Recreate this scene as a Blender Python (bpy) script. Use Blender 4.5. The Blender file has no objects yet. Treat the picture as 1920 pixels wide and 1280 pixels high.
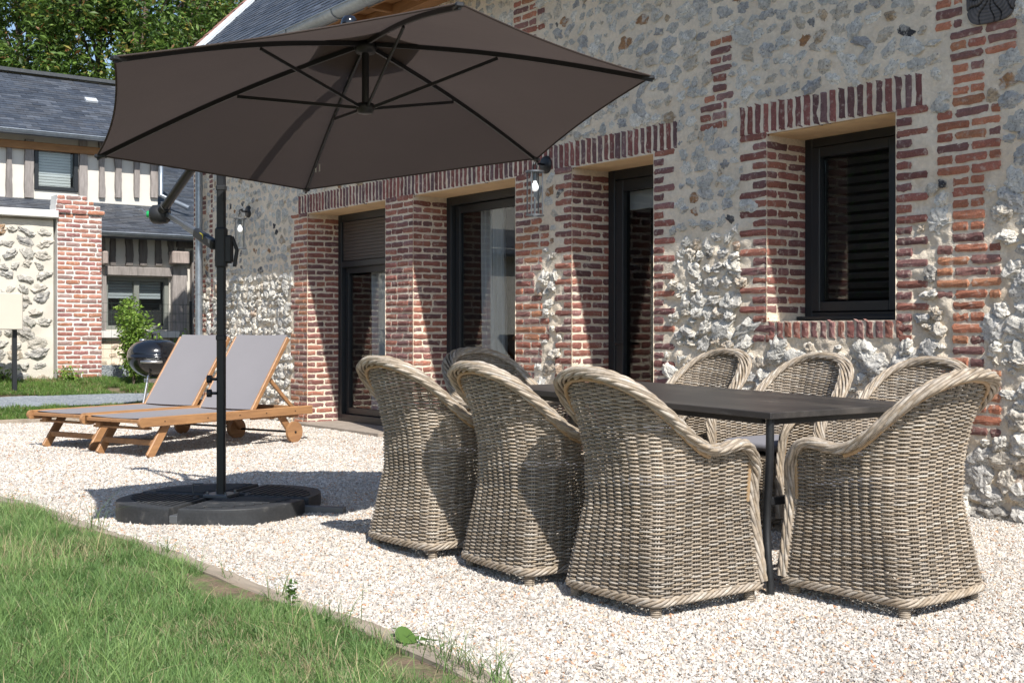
import bpy, math, random
import numpy as np
R = math.radians
scn = bpy.context.scene
rng = np.random.default_rng(7)
random.seed(7)

# ------------------------------------------------------------------ camera
F, H, HZ = 2230.0, 1.10, 622.0
A = math.atan2(1660, F)
FW = np.array([-math.cos(A), math.sin(A), 0.0])
RT = np.array([math.sin(A), math.cos(A), 0.0])
UP = np.array([0, 0, 1.0])
CAM = np.array([0, 0, H])
cam = bpy.data.cameras.new('camera')
cam.sensor_width = 36.0
cam.lens = F / 1920 * 36
cam.shift_y = -18.0 / 1920
cam.clip_start = 0.05
cam.clip_end = 600
camo = bpy.data.objects.new('camera', cam)
scn.collection.objects.link(camo)
camo.location = (0, 0, H)
camo.rotation_euler = (R(90), 0, math.pi / 2 - A)
scn.camera = camo

# ------------------------------------------------------------------ world, sun, exposure
SUN = np.array([0.88, -0.235, 1.0])
SUN /= np.linalg.norm(SUN)
w = bpy.data.worlds.new('World')
scn.world = w
w.use_nodes = True
nt = w.node_tree
bg = nt.nodes['Background']
sky = nt.nodes.new('ShaderNodeTexSky')
sky.sky_type = 'NISHITA'
sky.sun_disc = False
sky.sun_elevation = math.asin(SUN[2])
sky.sun_rotation = math.atan2(SUN[0], SUN[1])
sky.air_density = 1.0
sky.dust_density = 0.6
nt.links.new(sky.outputs[0], bg.inputs[0])
bg.inputs[1].default_value = 0.125
sl = bpy.data.lights.new('sun', 'SUN')
sl.energy = 5.0
sl.angle = R(0.53)
sl.color = (1.0, 0.955, 0.89)
so = bpy.data.objects.new('sun', sl)
scn.collection.objects.link(so)
import mathutils
so.rotation_euler = mathutils.Vector(SUN).to_track_quat('Z', 'Y').to_euler()
so.location = (0, -5, 20)
scn.view_settings.view_transform = 'Standard'
scn.view_settings.look = 'None'
scn.view_settings.exposure = 0.34
scn.view_settings.gamma = 1.0
scn.cycles.max_bounces = 7
scn.cycles.transparent_max_bounces = 12

# ------------------------------------------------------------------ locating helpers
def ray(x, y): return FW + RT * (x - 960) / F + UP * (HZ - y) / F
def onz(x, y, z=0.0): r = ray(x, y); return CAM + r * (z - H) / r[2]
def onY(x, y, Y): r = ray(x, y); return CAM + r * Y / r[1]
def onX(x, y, X): r = ray(x, y); return CAM + r * X / r[0]
def onD(x, y, d): return CAM + d * ray(x, y)

# ------------------------------------------------------------------ object helpers
def tag(o, label=None, cat=None, group=None, kind=None):
    if label: o['label'] = label
    if cat: o['category'] = cat
    if group: o['group'] = group
    if kind: o['kind'] = kind
    return o
def empty(name, loc=(0, 0, 0), rz=0.0, **k):
    o = bpy.data.objects.new(name, None)
    o.empty_display_size = 0.1
    scn.collection.objects.link(o)
    o.location = loc
    o.rotation_euler = (0, 0, rz)
    return tag(o, **k)
def copy_tree(o, parent=None):
    c = o.copy()
    scn.collection.objects.link(c)
    if parent is not None: c.parent = parent
    for ch in [x for x in scn.objects if x.parent == o]:
        copy_tree(ch, c)
    return c

class MB:
    def __init__(s): s.b = []
    def add(s, V, Fc, mat=0, col=(1, 1, 1), smooth=False):
        V = np.asarray(V, float).reshape(-1, 3)
        Fc = np.asarray(Fc, int)
        col = np.asarray(col, float)
        if col.ndim == 1: col = np.tile(col[:3], (len(V), 1))
        s.b.append((V, Fc, mat, col, smooth))
        return s
    def build(s, name, mats, parent=None, loc=None):
        V = np.concatenate([b[0] for b in s.b])
        C = np.concatenate([b[3] for b in s.b])
        ls, lt, vi, mi, sm = [], [], [], [], []
        off = 0; lo = 0
        for (v, f, m, c, q) in s.b:
            n, k = f.shape
            vi.append((f + off).ravel())
            ls.append(lo + np.arange(n) * k); lt.append(np.full(n, k))
            mi.append(np.full(n, m)); sm.append(np.full(n, q))
            off += len(v); lo += n * k
        me = bpy.data.meshes.new(name)
        me.vertices.add(len(V)); me.vertices.foreach_set('co', V.astype(np.float32).ravel())
        vi = np.concatenate(vi); ls = np.concatenate(ls); lt = np.concatenate(lt)
        me.loops.add(len(vi)); me.loops.foreach_set('vertex_index', vi.astype(np.int32))
        me.polygons.add(len(ls))
        me.polygons.foreach_set('loop_start', ls.astype(np.int32))
        me.polygons.foreach_set('loop_total', lt.astype(np.int32))
        me.polygons.foreach_set('material_index', np.concatenate(mi).astype(np.int32))
        me.polygons.foreach_set('use_smooth', np.concatenate(sm).astype(bool))
        at = me.attributes.new('Col', 'FLOAT_COLOR', 'POINT')
        at.data.foreach_set('color', np.hstack([C, np.ones((len(C), 1))]).astype(np.float32).ravel())
        if not isinstance(mats, (list, tuple)): mats = [mats]
        for m in mats: me.materials.append(m)
        me.update(); me.validate()
        o = bpy.data.objects.new(name, me)
        scn.collection.objects.link(o)
        if parent is not None: o.parent = parent
        if loc is not None: o.location = loc
        return o

def rotm(ax, ang):
    ax = np.asarray(ax, float); ax = ax / np.linalg.norm(ax)
    K = np.array([[0, -ax[2], ax[1]], [ax[2], 0, -ax[0]], [-ax[1], ax[0], 0]])
    return np.eye(3) + math.sin(ang) * K + (1 - math.cos(ang)) * K @ K

def cbox(c, s, M=None, b=0.004):
    """chamfered box: verts + quads + tris"""
    s = np.asarray(s, float) / 2
    b = min(b, s.min() * 0.45)
    V, ix = [], {}
    for sx in (-1, 1):
        for sy in (-1, 1):
            for sz in (-1, 1):
                sg = (sx, sy, sz)
                for a in range(3):
                    p = [sg[i] * (s[i] if i == a else s[i] - b) for i in range(3)]
                    ix[(sg, a)] = len(V); V.append(p)
    V = np.array(V)
    Q, T = [], []
    def orient(f):
        p = V[f]; n = np.cross(p[1] - p[0], p[2] - p[0])
        return f if n @ p.mean(0) > 0 else f[::-1]
    for a in range(3):
        o = [i for i in range(3) if i != a]
        for sa in (-1, 1):
            f = []
            for (p, q) in ((-1, -1), (1, -1), (1, 1), (-1, 1)):
                sg = [0, 0, 0]; sg[a] = sa; sg[o[0]] = p; sg[o[1]] = q
                f.append(ix[(tuple(sg), a)])
            Q.append(orient(f))
    for e in range(3):
        o = [i for i in range(3) if i != e]
        for p in (-1, 1):
            for q in (-1, 1):
                f = []
                for (se, a) in ((-1, o[0]), (1, o[0]), (1, o[1]), (-1, o[1])):
                    sg = [0, 0, 0]; sg[e] = se; sg[o[0]] = p; sg[o[1]] = q
                    f.append(ix[(tuple(sg), a)])
                Q.append(orient(f))
    for sx in (-1, 1):
        for sy in (-1, 1):
            for sz in (-1, 1):
                T.append(orient([ix[((sx, sy, sz), a)] for a in range(3)]))
    if M is not None: V = V @ np.asarray(M).T
    return V + np.asarray(c, float), np.array(Q), np.array(T)
def addbox(mb, c, s, M=None, b=0.004, mat=0, col=(1, 1, 1)):
    V, Q, T = cbox(c, s, M, b)
    n = len(V)
    mb.add(V, Q, mat, col); mb.add(V, T, mat, col)
    return mb
def addbeam(mb, p, q, w, h, mat=0, col=(1, 1, 1), b=0.004, up=(0, 0, 1)):
    """box from p to q, width w (sideways), height h"""
    p = np.asarray(p, float); q = np.asarray(q, float)
    d = q - p; L = np.linalg.norm(d); d /= L
    up = np.asarray(up, float)
    sd = np.cross(d, up)
    if np.linalg.norm(sd) < 1e-4: sd = np.cross(d, (1, 0, 0))
    sd /= np.linalg.norm(sd); u2 = np.cross(sd, d)
    M = np.stack([d, sd, u2], 1)
    return addbox(mb, (p + q) / 2, (L, w, h), M, b, mat, col)

def frames(P):
    P = np.asarray(P, float)
    T = np.gradient(P, axis=0); T /= np.linalg.norm(T, axis=1)[:, None] + 1e-12
    N = np.zeros_like(P)
    r = np.array([0, 0, 1.0]) if abs(T[0, 2]) < 0.9 else np.array([1.0, 0, 0])
    n = np.cross(np.cross(T[0], r), T[0]); n /= np.linalg.norm(n)
    for i in range(len(P)):
        n = n - (n @ T[i]) * T[i]; n /= np.linalg.norm(n) + 1e-12
        N[i] = n
    return T, N, np.cross(T, N)
def tube(mb, P, r, n=8, mat=0, col=(1, 1, 1), caps=True, smooth=True):
    P = np.asarray(P, float)
    T, N, B = frames(P)
    r = np.broadcast_to(np.asarray(r, float), (len(P),))
    a = np.arange(n) / n * 2 * math.pi
    V = P[:, None] + r[:, None, None] * (np.cos(a)[None, :, None] * N[:, None] + np.sin(a)[None, :, None] * B[:, None])
    m = len(P)
    i = np.arange(m - 1)[:, None] * n; j = np.arange(n)[None]; j2 = (j + 1) % n
    Q = np.stack([i + j, i + j2, i + n + j2, i + n + j], -1).reshape(-1, 4)
    mb.add(V.reshape(-1, 3), Q, mat, col, smooth)
    if caps and n >= 4:
        for k, rev in ((0, True), (m - 1, False)):
            cidx = np.arange(n)
            Vc = np.vstack([V[k], P[k][None]])
            tr = np.stack([cidx, (cidx + 1) % n, np.full(n, n)], 1)
            mb.add(Vc, tr[:, ::-1] if rev else tr, mat, col if np.ndim(col) == 1 else (1, 1, 1), False)
    return mb
def lathe(mb, prof, n=32, c=(0, 0, 0), mat=0, col=(1, 1, 1), smooth=True, M=None):
    prof = np.asarray(prof, float)
    a = np.arange(n) / n * 2 * math.pi
    V = np.stack([prof[:, None, 0] * np.cos(a), prof[:, None, 0] * np.sin(a), np.repeat(prof[:, 1:2], n, 1)], -1)
    m = len(prof)
    i = np.arange(m - 1)[:, None] * n; j = np.arange(n)[None]; j2 = (j + 1) % n
    Q = np.stack([i + j, i + j2, i + n + j2, i + n + j], -1).reshape(-1, 4)
    V = V.reshape(-1, 3)
    if M is not None: V = V @ np.asarray(M).T
    mb.add(V + np.asarray(c, float), Q, mat, col, smooth)
    return mb
def grid(mb, P, mat=0, col=(1, 1, 1), smooth=True, flip=False):
    m, n = P.shape[:2]
    i = np.arange(m - 1)[:, None] * n; j = np.arange(n - 1)[None]
    Q = np.stack([i + j, i + j + 1, i + n + j + 1, i + n + j], -1).reshape(-1, 4)
    if flip: Q = Q[:, ::-1]
    mb.add(P.reshape(-1, 3), Q, mat, col if np.ndim(col) == 1 else np.asarray(col).reshape(-1, 3), smooth)
    return mb

class Noise:
    def __init__(s, seed, n=128):
        s.g = np.random.default_rng(seed).random((n, n)); s.n = n
    def __call__(s, x, y):
        x = np.asarray(x, float) + 1000; y = np.asarray(y, float) + 1000
        xi = np.floor(x).astype(int); yi = np.floor(y).astype(int)
        fx = x - xi; fy = y - yi
        fx = fx * fx * (3 - 2 * fx); fy = fy * fy * (3 - 2 * fy)
        n = s.n; g = s.g
        a = g[xi % n, yi % n]; b = g[(xi + 1) % n, yi % n]; c = g[xi % n, (yi + 1) % n]; d = g[(xi + 1) % n, (yi + 1) % n]
        return (a * (1 - fx) + b * fx) * (1 - fy) + (c * (1 - fx) + d * fx) * fy
    def fbm(s, x, y, o=4):
        t = 0; a = 0.5; f = 1
        for k in range(o):
            t = t + a * s(np.asarray(x) * f + 17 * k, np.asarray(y) * f - 9 * k); a *= .5; f *= 2.03
        return t / (1 - .5 ** o)
NZ = Noise(3)

# ------------------------------------------------------------------ materials
def mat(name, col=(.5, .5, .5), rough=.6, metal=0.0, attr=False, var=None, stain=None, bump=None, bump2=None,
        spec=None, coat=0.0, emit=None, trans=None, stretch=None, stain2=None):
    m = bpy.data.materials.new(name)
    m.use_nodes = True
    n = m.node_tree.nodes; l = m.node_tree.links
    b = n['Principled BSDF']
    b.inputs['Roughness'].default_value = rough
    b.inputs['Metallic'].default_value = metal
    if spec is not None: b.inputs['Specular IOR Level'].default_value = spec
    if coat: b.inputs['Coat Weight'].default_value = coat; b.inputs['Coat Roughness'].default_value = .08
    tc = n.new('ShaderNodeTexCoord')
    vec = tc.outputs['Object']
    if stretch:
        mp = n.new('ShaderNodeMapping'); mp.inputs['Scale'].default_value = stretch
        l.new(vec, mp.inputs[0]); vec = mp.outputs[0]
    def noise(s, d=4, r=.6):
        t = n.new('ShaderNodeTexNoise'); t.inputs['Scale'].default_value = s
        t.inputs['Detail'].default_value = d; t.inputs['Roughness'].default_value = r
        l.new(vec, t.inputs['Vector']); return t.outputs[0]
    def ramp(fac, a, c, lo, hi):
        t = n.new('ShaderNodeMapRange'); t.inputs[1].default_value = a; t.inputs[2].default_value = c
        t.inputs[3].default_value = lo; t.inputs[4].default_value = hi; l.new(fac, t.inputs[0]); return t.outputs[0]
    if attr:
        at = n.new('ShaderNodeAttribute'); at.attribute_name = 'Col'; c = at.outputs['Color']
        mx = n.new('ShaderNodeMix'); mx.data_type = 'RGBA'; mx.blend_type = 'MULTIPLY'; mx.inputs[0].default_value = 1
        mx.inputs[6].default_value = (*col, 1); l.new(c, mx.inputs[7]); c = mx.outputs[2]
    else:
        rgb = n.new('ShaderNodeRGB'); rgb.outputs[0].default_value = (*col, 1); c = rgb.outputs[0]
    for st in (stain, stain2):
        if st:
            sc, c2, a0, a1 = st[:4]
            mx = n.new('ShaderNodeMix'); mx.data_type = 'RGBA'
            l.new(ramp(noise(sc, 5), a0, a1, 0, st[4] if len(st) > 4 else 1), mx.inputs[0])
            l.new(c, mx.inputs[6]); mx.inputs[7].default_value = (*c2, 1); c = mx.outputs[2]
    if var:
        for (sc, am) in (var if isinstance(var[0], tuple) else (var,)):
            hv = n.new('ShaderNodeHueSaturation')
            l.new(ramp(noise(sc), .3, .7, 1 - am, 1 + am), hv.inputs['Value'])
            l.new(c, hv.inputs['Color']); c = hv.outputs[0]
    l.new(c, b.inputs['Base Color'])
    prev = None
    for bp in (bump, bump2):
        if bp:
            sc, st, di = bp
            bn = n.new('ShaderNodeBump'); bn.inputs['Strength'].default_value = st; bn.inputs['Distance'].default_value = di
            l.new(noise(sc, 5), bn.inputs['Height'])
            if prev: l.new(prev, bn.inputs['Normal'])
            prev = bn.outputs[0]
    if prev: l.new(prev, b.inputs['Normal'])
    if emit:
        b.inputs['Emission Color'].default_value = (*emit[0], 1); b.inputs['Emission Strength'].default_value = emit[1]
    if trans:
        tr = n.new('ShaderNodeBsdfTranslucent'); l.new(c, tr.inputs[0])
        ms = n.new('ShaderNodeMixShader'); ms.inputs[0].default_value = trans
        l.new(b.outputs[0], ms.inputs[1]); l.new(tr.outputs[0], ms.inputs[2])
        l.new(ms.outputs[0], n['Material Output'].inputs[0])
    return m

def glass_mat(name, tint=(.8, .85, .87), refl=1.0, ior=1.5, rough=0.0):
    m = bpy.data.materials.new(name); m.use_nodes = True
    n = m.node_tree.nodes; l = m.node_tree.links
    n.remove(n['Principled BSDF'])
    t = n.new('ShaderNodeBsdfTransparent'); t.inputs[0].default_value = (*tint, 1)
    g = n.new('ShaderNodeBsdfGlossy'); g.inputs['Roughness'].default_value = rough
    g.inputs['Color'].default_value = (refl, refl, refl, 1)
    lw = n.new('ShaderNodeLayerWeight'); lw.inputs[0].default_value = .5
    pw = n.new('ShaderNodeMath'); pw.operation = 'POWER'; l.new(lw.outputs['Facing'], pw.inputs[0]); pw.inputs[1].default_value = 4.5
    f0 = ((ior - 1) / (ior + 1)) ** 2
    f = n.new('ShaderNodeMapRange'); f.inputs[3].default_value = f0; l.new(pw.outputs[0], f.inputs[0])
    x = n.new('ShaderNodeMixShader')
    l.new(f.outputs[0], x.inputs[0]); l.new(t.outputs[0], x.inputs[1]); l.new(g.outputs[0], x.inputs[2])
    l.new(x.outputs[0], n['Material Output'].inputs[0])
    return m

m_mortar = mat('lime mortar', (.82, .715, .57), .95, var=((3, .10), (40, .10)), stain=(2.2, (.74, .59, .43), .52, .72, .6), bump=(150, .9, .005), bump2=(38, .8, .012))
m_brick = mat('old brick', (1, 1, 1), .9, attr=True, var=((9, .18), (90, .22)), stain=(26, (.60, .50, .42), .545, .70, .62), bump=(120, .7, .004), stain2=(60, (.05, .035, .035), .64, .72, .6))
m_flint = mat('flint', (1, 1, 1), .95, spec=.08, attr=True, var=((14, .22), (60, .25)), stain=(18, (.60, .57, .51), .50, .60, .7), stain2=(85, (.12, .12, .13), .565, .66, .75), bump=(70, .6, .008), bump2=(200, .4, .003))
m_soffit = mat('tan plaster', (.82, .60, .36), .9, var=(6, .08), bump=(60, .2, .004))
m_dark = mat('anthracite frame', (.022, .025, .028), .42, var=(3, .1))
m_shut = mat('roller shutter', (.085, .07, .062), .5, var=(3, .1))
m_glass = glass_mat('window glass', (.88, .91, .92), .9)
m_lglass = glass_mat('lantern glass', (.93, .95, .96), .6, 1.35)
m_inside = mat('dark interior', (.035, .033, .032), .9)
m_curtain = mat('sheer curtain', (.56, .57, .57), .9, trans=.15)
m_slat = mat('brick reflection slats', (.030, .025, .024), .6)
m_zinc = mat('zinc', (.36, .40, .44), .42, .75, var=((4, .15), (20, .12)), bump=(8, .1, .01))
m_flash = mat('pale zinc', (.55, .58, .61), .6, .2, var=(5, .1))
m_slate = mat('slate', (1, 1, 1), .48, attr=True, var=((12, .2), (60, .15)), bump=(40, .35, .004))
m_oldwood = mat('weathered timber', (.25, .225, .21), .88, attr=True, var=((30, .25), (5, .15)), bump=(60, .6, .006), stretch=(1, 1, .15))
m_browntim = mat('brown eave timber', (.30, .15, .06), .75, var=((20, .25),), bump=(40, .4, .005), stretch=(.15, .15, 1))
m_plaster = mat('cream plaster', (.66, .63, .57), .92, var=(3, .05), bump=(30, .2, .005))
m_coping = mat('white coping', (.66, .65, .62), .85, var=(4, .06))
m_teak = mat('oiled wood', (.36, .19, .09), .52, attr=True, var=((5, .14), (35, .15)), bump=(50, .2, .002), stretch=(1, .12, 1), stain=(9, (.50, .27, .11), .5, .7, .6))
m_sling = mat('grey sling fabric', (.245, .235, .247), .85, var=(2, .03), bump=(500, .35, .001))
m_black = mat('black enamel', (.008, .009, .012), .16, coat=.6)
m_powder = mat('black powder coat', (.012, .013, .015), .42, var=(6, .15), bump=(300, .1, .0005))
m_grey_al = mat('grey aluminium', (.19, .20, .21), .4, .6)
m_steel = mat('bright steel', (.6, .6, .6), .3, .9)
m_plast = mat('black plastic', (.02, .021, .023), .5, var=(8, .2), bump=(200, .2, .001))
m_slab = mat('black resin slab', (.035, .037, .04), .55, attr=True, var=((6, .2), (70, .2)), stain=(12, (.16, .15, .14), .58, .75, .5), bump=(160, .4, .002))
m_canopy = mat('taupe canopy fabric', (.100, .080, .073), .95, var=(1.5, .04), bump=(700, .2, .0006), bump2=(5, .35, .02), trans=.34, spec=.1)
m_table = mat('dark slate top', (.040, .037, .036), .38, var=((3, .18), (14, .12)), stain=(3.5, (.095, .085, .075), .45, .70, .75), stain2=(30, (.10, .095, .09), .62, .70, .5), bump=(40, .06, .002), stretch=(.35, 1.6, 1))
m_iron = mat('black iron', (.018, .019, .021), .45, var=(20, .3), bump=(80, .3, .002))
m_wick = mat('grey rattan', (1, 1, 1), .58, attr=True, var=((7, .12), (60, .22)), stain=(9, (.20, .145, .09), .56, .74, .5), bump=(260, .3, .001))
m_cane = mat('peeled cane', (.40, .27, .15), .5, var=((20, .2),))
m_cush = mat('grey cushion', (.22, .22, .25), .9, bump=(400, .3, .001))
m_leaf = mat('leaves', (1, 1, 1), .5, attr=True, trans=.35)
m_bark = mat('bark', (.13, .10, .075), .9, var=(12, .3), bump=(30, .8, .02))
m_grass = mat('grass blades', (1, 1, 1), .55, attr=True, trans=.35)
m_soil = mat('soil', (.19, .135, .09), .95, var=((10, .3), (60, .3)), bump=(60, .8, .01), stain=(6, (.09, .12, .04), .45, .6, .7))
m_peb = mat('pebbles', (1, 1, 1), .7, attr=True)
m_plank = mat('grey plank', (.34, .285, .225), .85, var=((4, .15), (40, .22)), bump=(50, .5, .004), stretch=(.12, 1, 1), stain=(5, (.26, .19, .13), .5, .65, .6))
m_green = mat('green knob', (.02, .42, .12), .4)
m_yellow = mat('yellow sticker', (.75, .62, .02), .5)
m_bulb = mat('white bulb', (.9, .9, .9), .3, emit=((1, .97, .92), .55))
m_cream = mat('cream board', (.62, .56, .47), .7, var=(3, .03))
m_stone_sill = mat('stone sill', (.33, .28, .23), .85, var=((5, .15), (50, .15)), bump=(60, .4, .004))
m_logend = mat('old log end', (.115, .108, .108), .85, attr=True, var=((12, .3),), bump=(50, .6, .006))
m_tile = mat('clay tile', (.30, .155, .115), .85, var=((10, .3),), bump=(30, .5, .01))
m_tag = mat('white tag', (.8, .8, .8), .7)

def gravel_mat(name, cols, scale, dark):
    m = bpy.data.materials.new(name); m.use_nodes = True
    n = m.node_tree.nodes; l = m.node_tree.links; b = n['Principled BSDF']
    b.inputs['Roughness'].default_value = .85
    tc = n.new('ShaderNodeTexCoord')
    v = n.new('ShaderNodeTexVoronoi'); v.inputs['Scale'].default_value = scale; l.new(tc.outputs['Object'], v.inputs['Vector'])
    r = n.new('ShaderNodeValToRGB'); l.new(v.outputs['Color'], r.inputs[0])
    r.color_ramp.interpolation = 'CONSTANT'
    e = r.color_ramp.elements
    while len(e) < len(cols): e.new(.5)
    for i, (p, c) in enumerate(cols): e[i].position = p; e[i].color = (*c, 1)
    d = n.new('ShaderNodeMapRange'); d.inputs[1].default_value = .35; d.inputs[2].default_value = .75
    d.inputs[3].default_value = 1; d.inputs[4].default_value = dark; l.new(v.outputs['Distance'], d.inputs[0])
    h = n.new('ShaderNodeHueSaturation'); l.new(r.outputs[0], h.inputs['Color'])
    big = n.new('ShaderNodeTexNoise'); big.inputs['Scale'].default_value = 1.5; l.new(tc.outputs['Object'], big.inputs['Vector'])
    bm_ = n.new('ShaderNodeMapRange'); bm_.inputs[1].default_value = .3; bm_.inputs[2].default_value = .7
    bm_.inputs[3].default_value = .9; bm_.inputs[4].default_value = 1.08; l.new(big.outputs[0], bm_.inputs[0])
    l.new(bm_.outputs[0], h.inputs['Value'])
    l.new(h.outputs[0], b.inputs['Base Color'])
    bn = n.new('ShaderNodeBump'); bn.invert = True; bn.inputs['Strength'].default_value = 1; bn.inputs['Distance'].default_value = .012
    l.new(v.outputs['Distance'], bn.inputs['Height']); l.new(bn.outputs[0], b.inputs['Normal'])
    return m
m_gravel = gravel_mat('pale gravel', [(0, (.42, .36, .30)), (.35, (.52, .46, .39)), (.6, (.34, .29, .24)), (.78, (.58, .53, .46)), (.93, (.32, .22, .14))], 75, .3)  # sheet kept darker than the chippings, painting shade into their gaps
m_drive = gravel_mat('blue grey gravel', [(0, (.22, .25, .28)), (.4, (.30, .33, .35)), (.7, (.17, .19, .22)), (.9, (.42, .43, .43))], 45, .5)

# ------------------------------------------------------------------ ground
def gz(X):
    return np.interp(-np.asarray(X, float), [0, 15.02, 15.6, 16.9, 18.3, 20, 60], [0, 0, .15, .22, .38, .42, .5])
XE = [-40, -12, -8.3, -7.6, -6.75, -5.0, -3.74, -3.1, -1, 6]
YE = [1.75, 1.80, 1.97, 2.04, 2.10, 2.17, 2.20, 2.19, 2.2, 2.2]
def yedge(X): return np.interp(X, XE, YE)
xs = np.concatenate([[-150, -90], np.linspace(-60, -21, 14), np.linspace(-20, -14.5, 30), np.linspace(-14, 15, 20), [60, 150]])
ys = np.concatenate([[-150, -60], np.linspace(-30, 40, 40), [90, 200]])
X, Y = np.meshgrid(xs, ys, indexing='ij')
g = MB(); grid(g, np.stack([X, Y, gz(X) - .03], -1))
tag(g.build('ground', m_soil), kind='structure')
# gravel terrace sheet
xs = np.linspace(-15.02, 3, 400); t = np.linspace(0, 1, 110)
X, T = np.meshgrid(xs, t, indexing='ij'); Yv = yedge(X) + (6.60 - yedge(X)) * T
def mound(X, Y): return .05 * np.exp(-((np.asarray(X) + 5.9) / 1.6) ** 2 - ((np.asarray(Y) - 4.4) / 1.9) ** 2)
def terr_z(X, Y): return mound(X, Y) + (NZ.fbm(np.asarray(X) * 1.3, np.asarray(Y) * 1.3, 3) - .5) * .022 + (NZ.fbm(np.asarray(X) * 6 + 70, np.asarray(Y) * 6, 2) - .5) * .016 - .004
g = MB(); grid(g, np.stack([X, Yv, terr_z(X, Yv)], -1))
tag(g.build('gravel_terrace', m_gravel), kind='structure')
# lawn sheet
xs = np.linspace(-40, 3, 300); X, T = np.meshgrid(xs, np.linspace(0, 1, 40), indexing='ij')
Yv = -14 + (yedge(X) - .050 - .045 * NZ.fbm(X * 3.1, X * 0 + 4, 3) + 14) * T ** .45
def lawn_z(X, Y): return (NZ.fbm(np.asarray(X) * 1.1 + 50, np.asarray(Y) * 1.1, 3) - .5) * .045 + .024 + np.where(np.asarray(X) < -15, gz(X), 0)
g = MB(); grid(g, np.stack([X, Yv, lawn_z(X, Yv)], -1))
tag(g.build('lawn', mat('lawn turf', (.19, .135, .09), .95, var=((10, .3), (60, .3)), bump=(60, .8, .01), stain=(9, (.10, .15, .045), .44, .60, .75))), kind='structure')
# driveway
xs = np.linspace(-16.9, -15.6, 20); X, Yv = np.meshgrid(xs, np.linspace(1.9, 16, 60), indexing='ij')
g = MB(); grid(g, np.stack([X, Yv, gz(X) + .006 + (NZ.fbm(X * 2, Yv * 2, 3) - .5) * .02], -1))
tag(g.build('gravel_driveway', m_drive), kind='structure')
# terrace pebbles
def pebbles(name, P, size, cols, seed, matl):
    r = np.random.default_rng(seed); N = len(P)
    base = np.array([[1, 0, 0], [-1, 0, 0], [0, 1, 0], [0, -1, 0], [0, 0, 1], [0, 0, -1]], float)
    tri = np.array([[0, 2, 4], [2, 1, 4], [1, 3, 4], [3, 0, 4], [2, 0, 5], [1, 2, 5], [3, 1, 5], [0, 3, 5]])
    S = size * r.uniform(.55, 1.25, (N, 1)) * np.stack([r.uniform(.8, 1.4, N), r.uniform(.6, 1.0, N), r.uniform(.35, .75, N)], 1)
    V = base[None] * S[:, None] * r.uniform(.75, 1.2, (N, 6, 1))
    V[:, :, :] += r.normal(0, .12, V.shape) * size
    q = r.normal(size=(N, 4)); q[:, 1:3] *= .45; q /= np.linalg.norm(q, axis=1)[:, None]
    a, b, c, d = q.T
    M = np.stack([np.stack([a*a+b*b-c*c-d*d, 2*(b*c-a*d), 2*(b*d+a*c)], 1), np.stack([2*(b*c+a*d), a*a-b*b+c*c-d*d, 2*(c*d-a*b)], 1), np.stack([2*(b*d-a*c), 2*(c*d+a*b), a*a-b*b-c*c+d*d], 1)], 1)
    V = np.einsum('nij,nkj->nki', M, V) + P[:, None]
    ci = r.choice(len(cols), N, p=[c[1] for c in cols])
    C = np.array([c[0] for c in cols])[ci] * r.uniform(.82, 1.15, (N, 1)) * (.86 + .26 * NZ.fbm(P[:, 0] * 2.2, P[:, 1] * 2.2, 3))[:, None]
    Fc = (tri[None] + (np.arange(N) * 6)[:, None, None]).reshape(-1, 3)
    mb = MB(); mb.add(V.reshape(-1, 3), Fc, 0, np.repeat(C, 6, 0), False)
    return mb.build(name, matl)
PC = [((.61, .57, .515), .37), ((.54, .49, .435), .24), ((.45, .41, .365), .16), ((.76, .74, .70), .09), ((.58, .42, .29), .08), ((.34, .32, .30), .045), ((.46, .24, .13), .015)]
def scatter(n, x0, x1, y0, y1, dens):
    X = rng.uniform(x0, x1, n); Y = rng.uniform(y0, y1, n)
    d = X * FW[0] + Y * FW[1]; lat = X * RT[0] + Y * RT[1]
    k = (rng.random(n) < dens(d)) & (d > 1.8) & (np.abs(lat) < d * .47 + 1.1)
    return X[k], Y[k]
X, Y = scatter(650000, -9.5, .4, 1.9, 6.5, lambda d: np.clip((8.6 - d) / 2.4, .0, 1))
k = Y > yedge(X) + .005; X, Y = X[k], Y[k]
P = np.stack([X, Y, terr_z(X, Y) + rng.uniform(.0, .006, len(X))], 1)
tag(pebbles('gravel', P, .0092, PC, 5, m_peb), 'pale cream and tan stone chippings covering the terrace', 'gravel', kind='stuff')
X, Y = scatter(230000, -15.0, -6.0, 1.9, 6.5, lambda d: np.clip((d - 6.2) / 2.4, .0, 1))
k = Y > yedge(X) + .005; X, Y = X[k], Y[k]
P = np.stack([X, Y, terr_z(X, Y) + rng.uniform(.0, .006, len(X))], 1)
tag(pebbles('gravel', P, .0125, PC, 6, m_peb), 'pale cream stone chippings on the far part of the terrace', 'gravel', kind='stuff')

# timber edging board
e = MB(); xs = np.linspace(-15.0, 2.5, 90); ye = yedge(xs)
prof = [(.0, -.06), (.0, .022), (-.004, .028), (-.084, .030), (-.090, .024), (-.090, -.06)]
Pg = np.array([[[x, y + p[0], p[1] + .006 * math.sin(x * 3.1) + .004 * math.sin(x * 11)] for p in prof] for x, y in zip(xs, ye)])
grid(e, Pg, smooth=False)
tag(e.build('timber_edging', m_plank), 'weathered grey timber edging board between the lawn and pale gravel', 'edging')
e = MB()
for y0, y1 in ((3.0, 4.3), (4.31, 5.6), (5.61, 6.4)):
    addbeam(e, (-15.03, y0, .015), (-15.03, y1, .015), .04, .07)
tag(e.build('timber_edging', m_plank), 'far timber edging strip between terrace gravel and small grass bank', 'edging')

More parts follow.
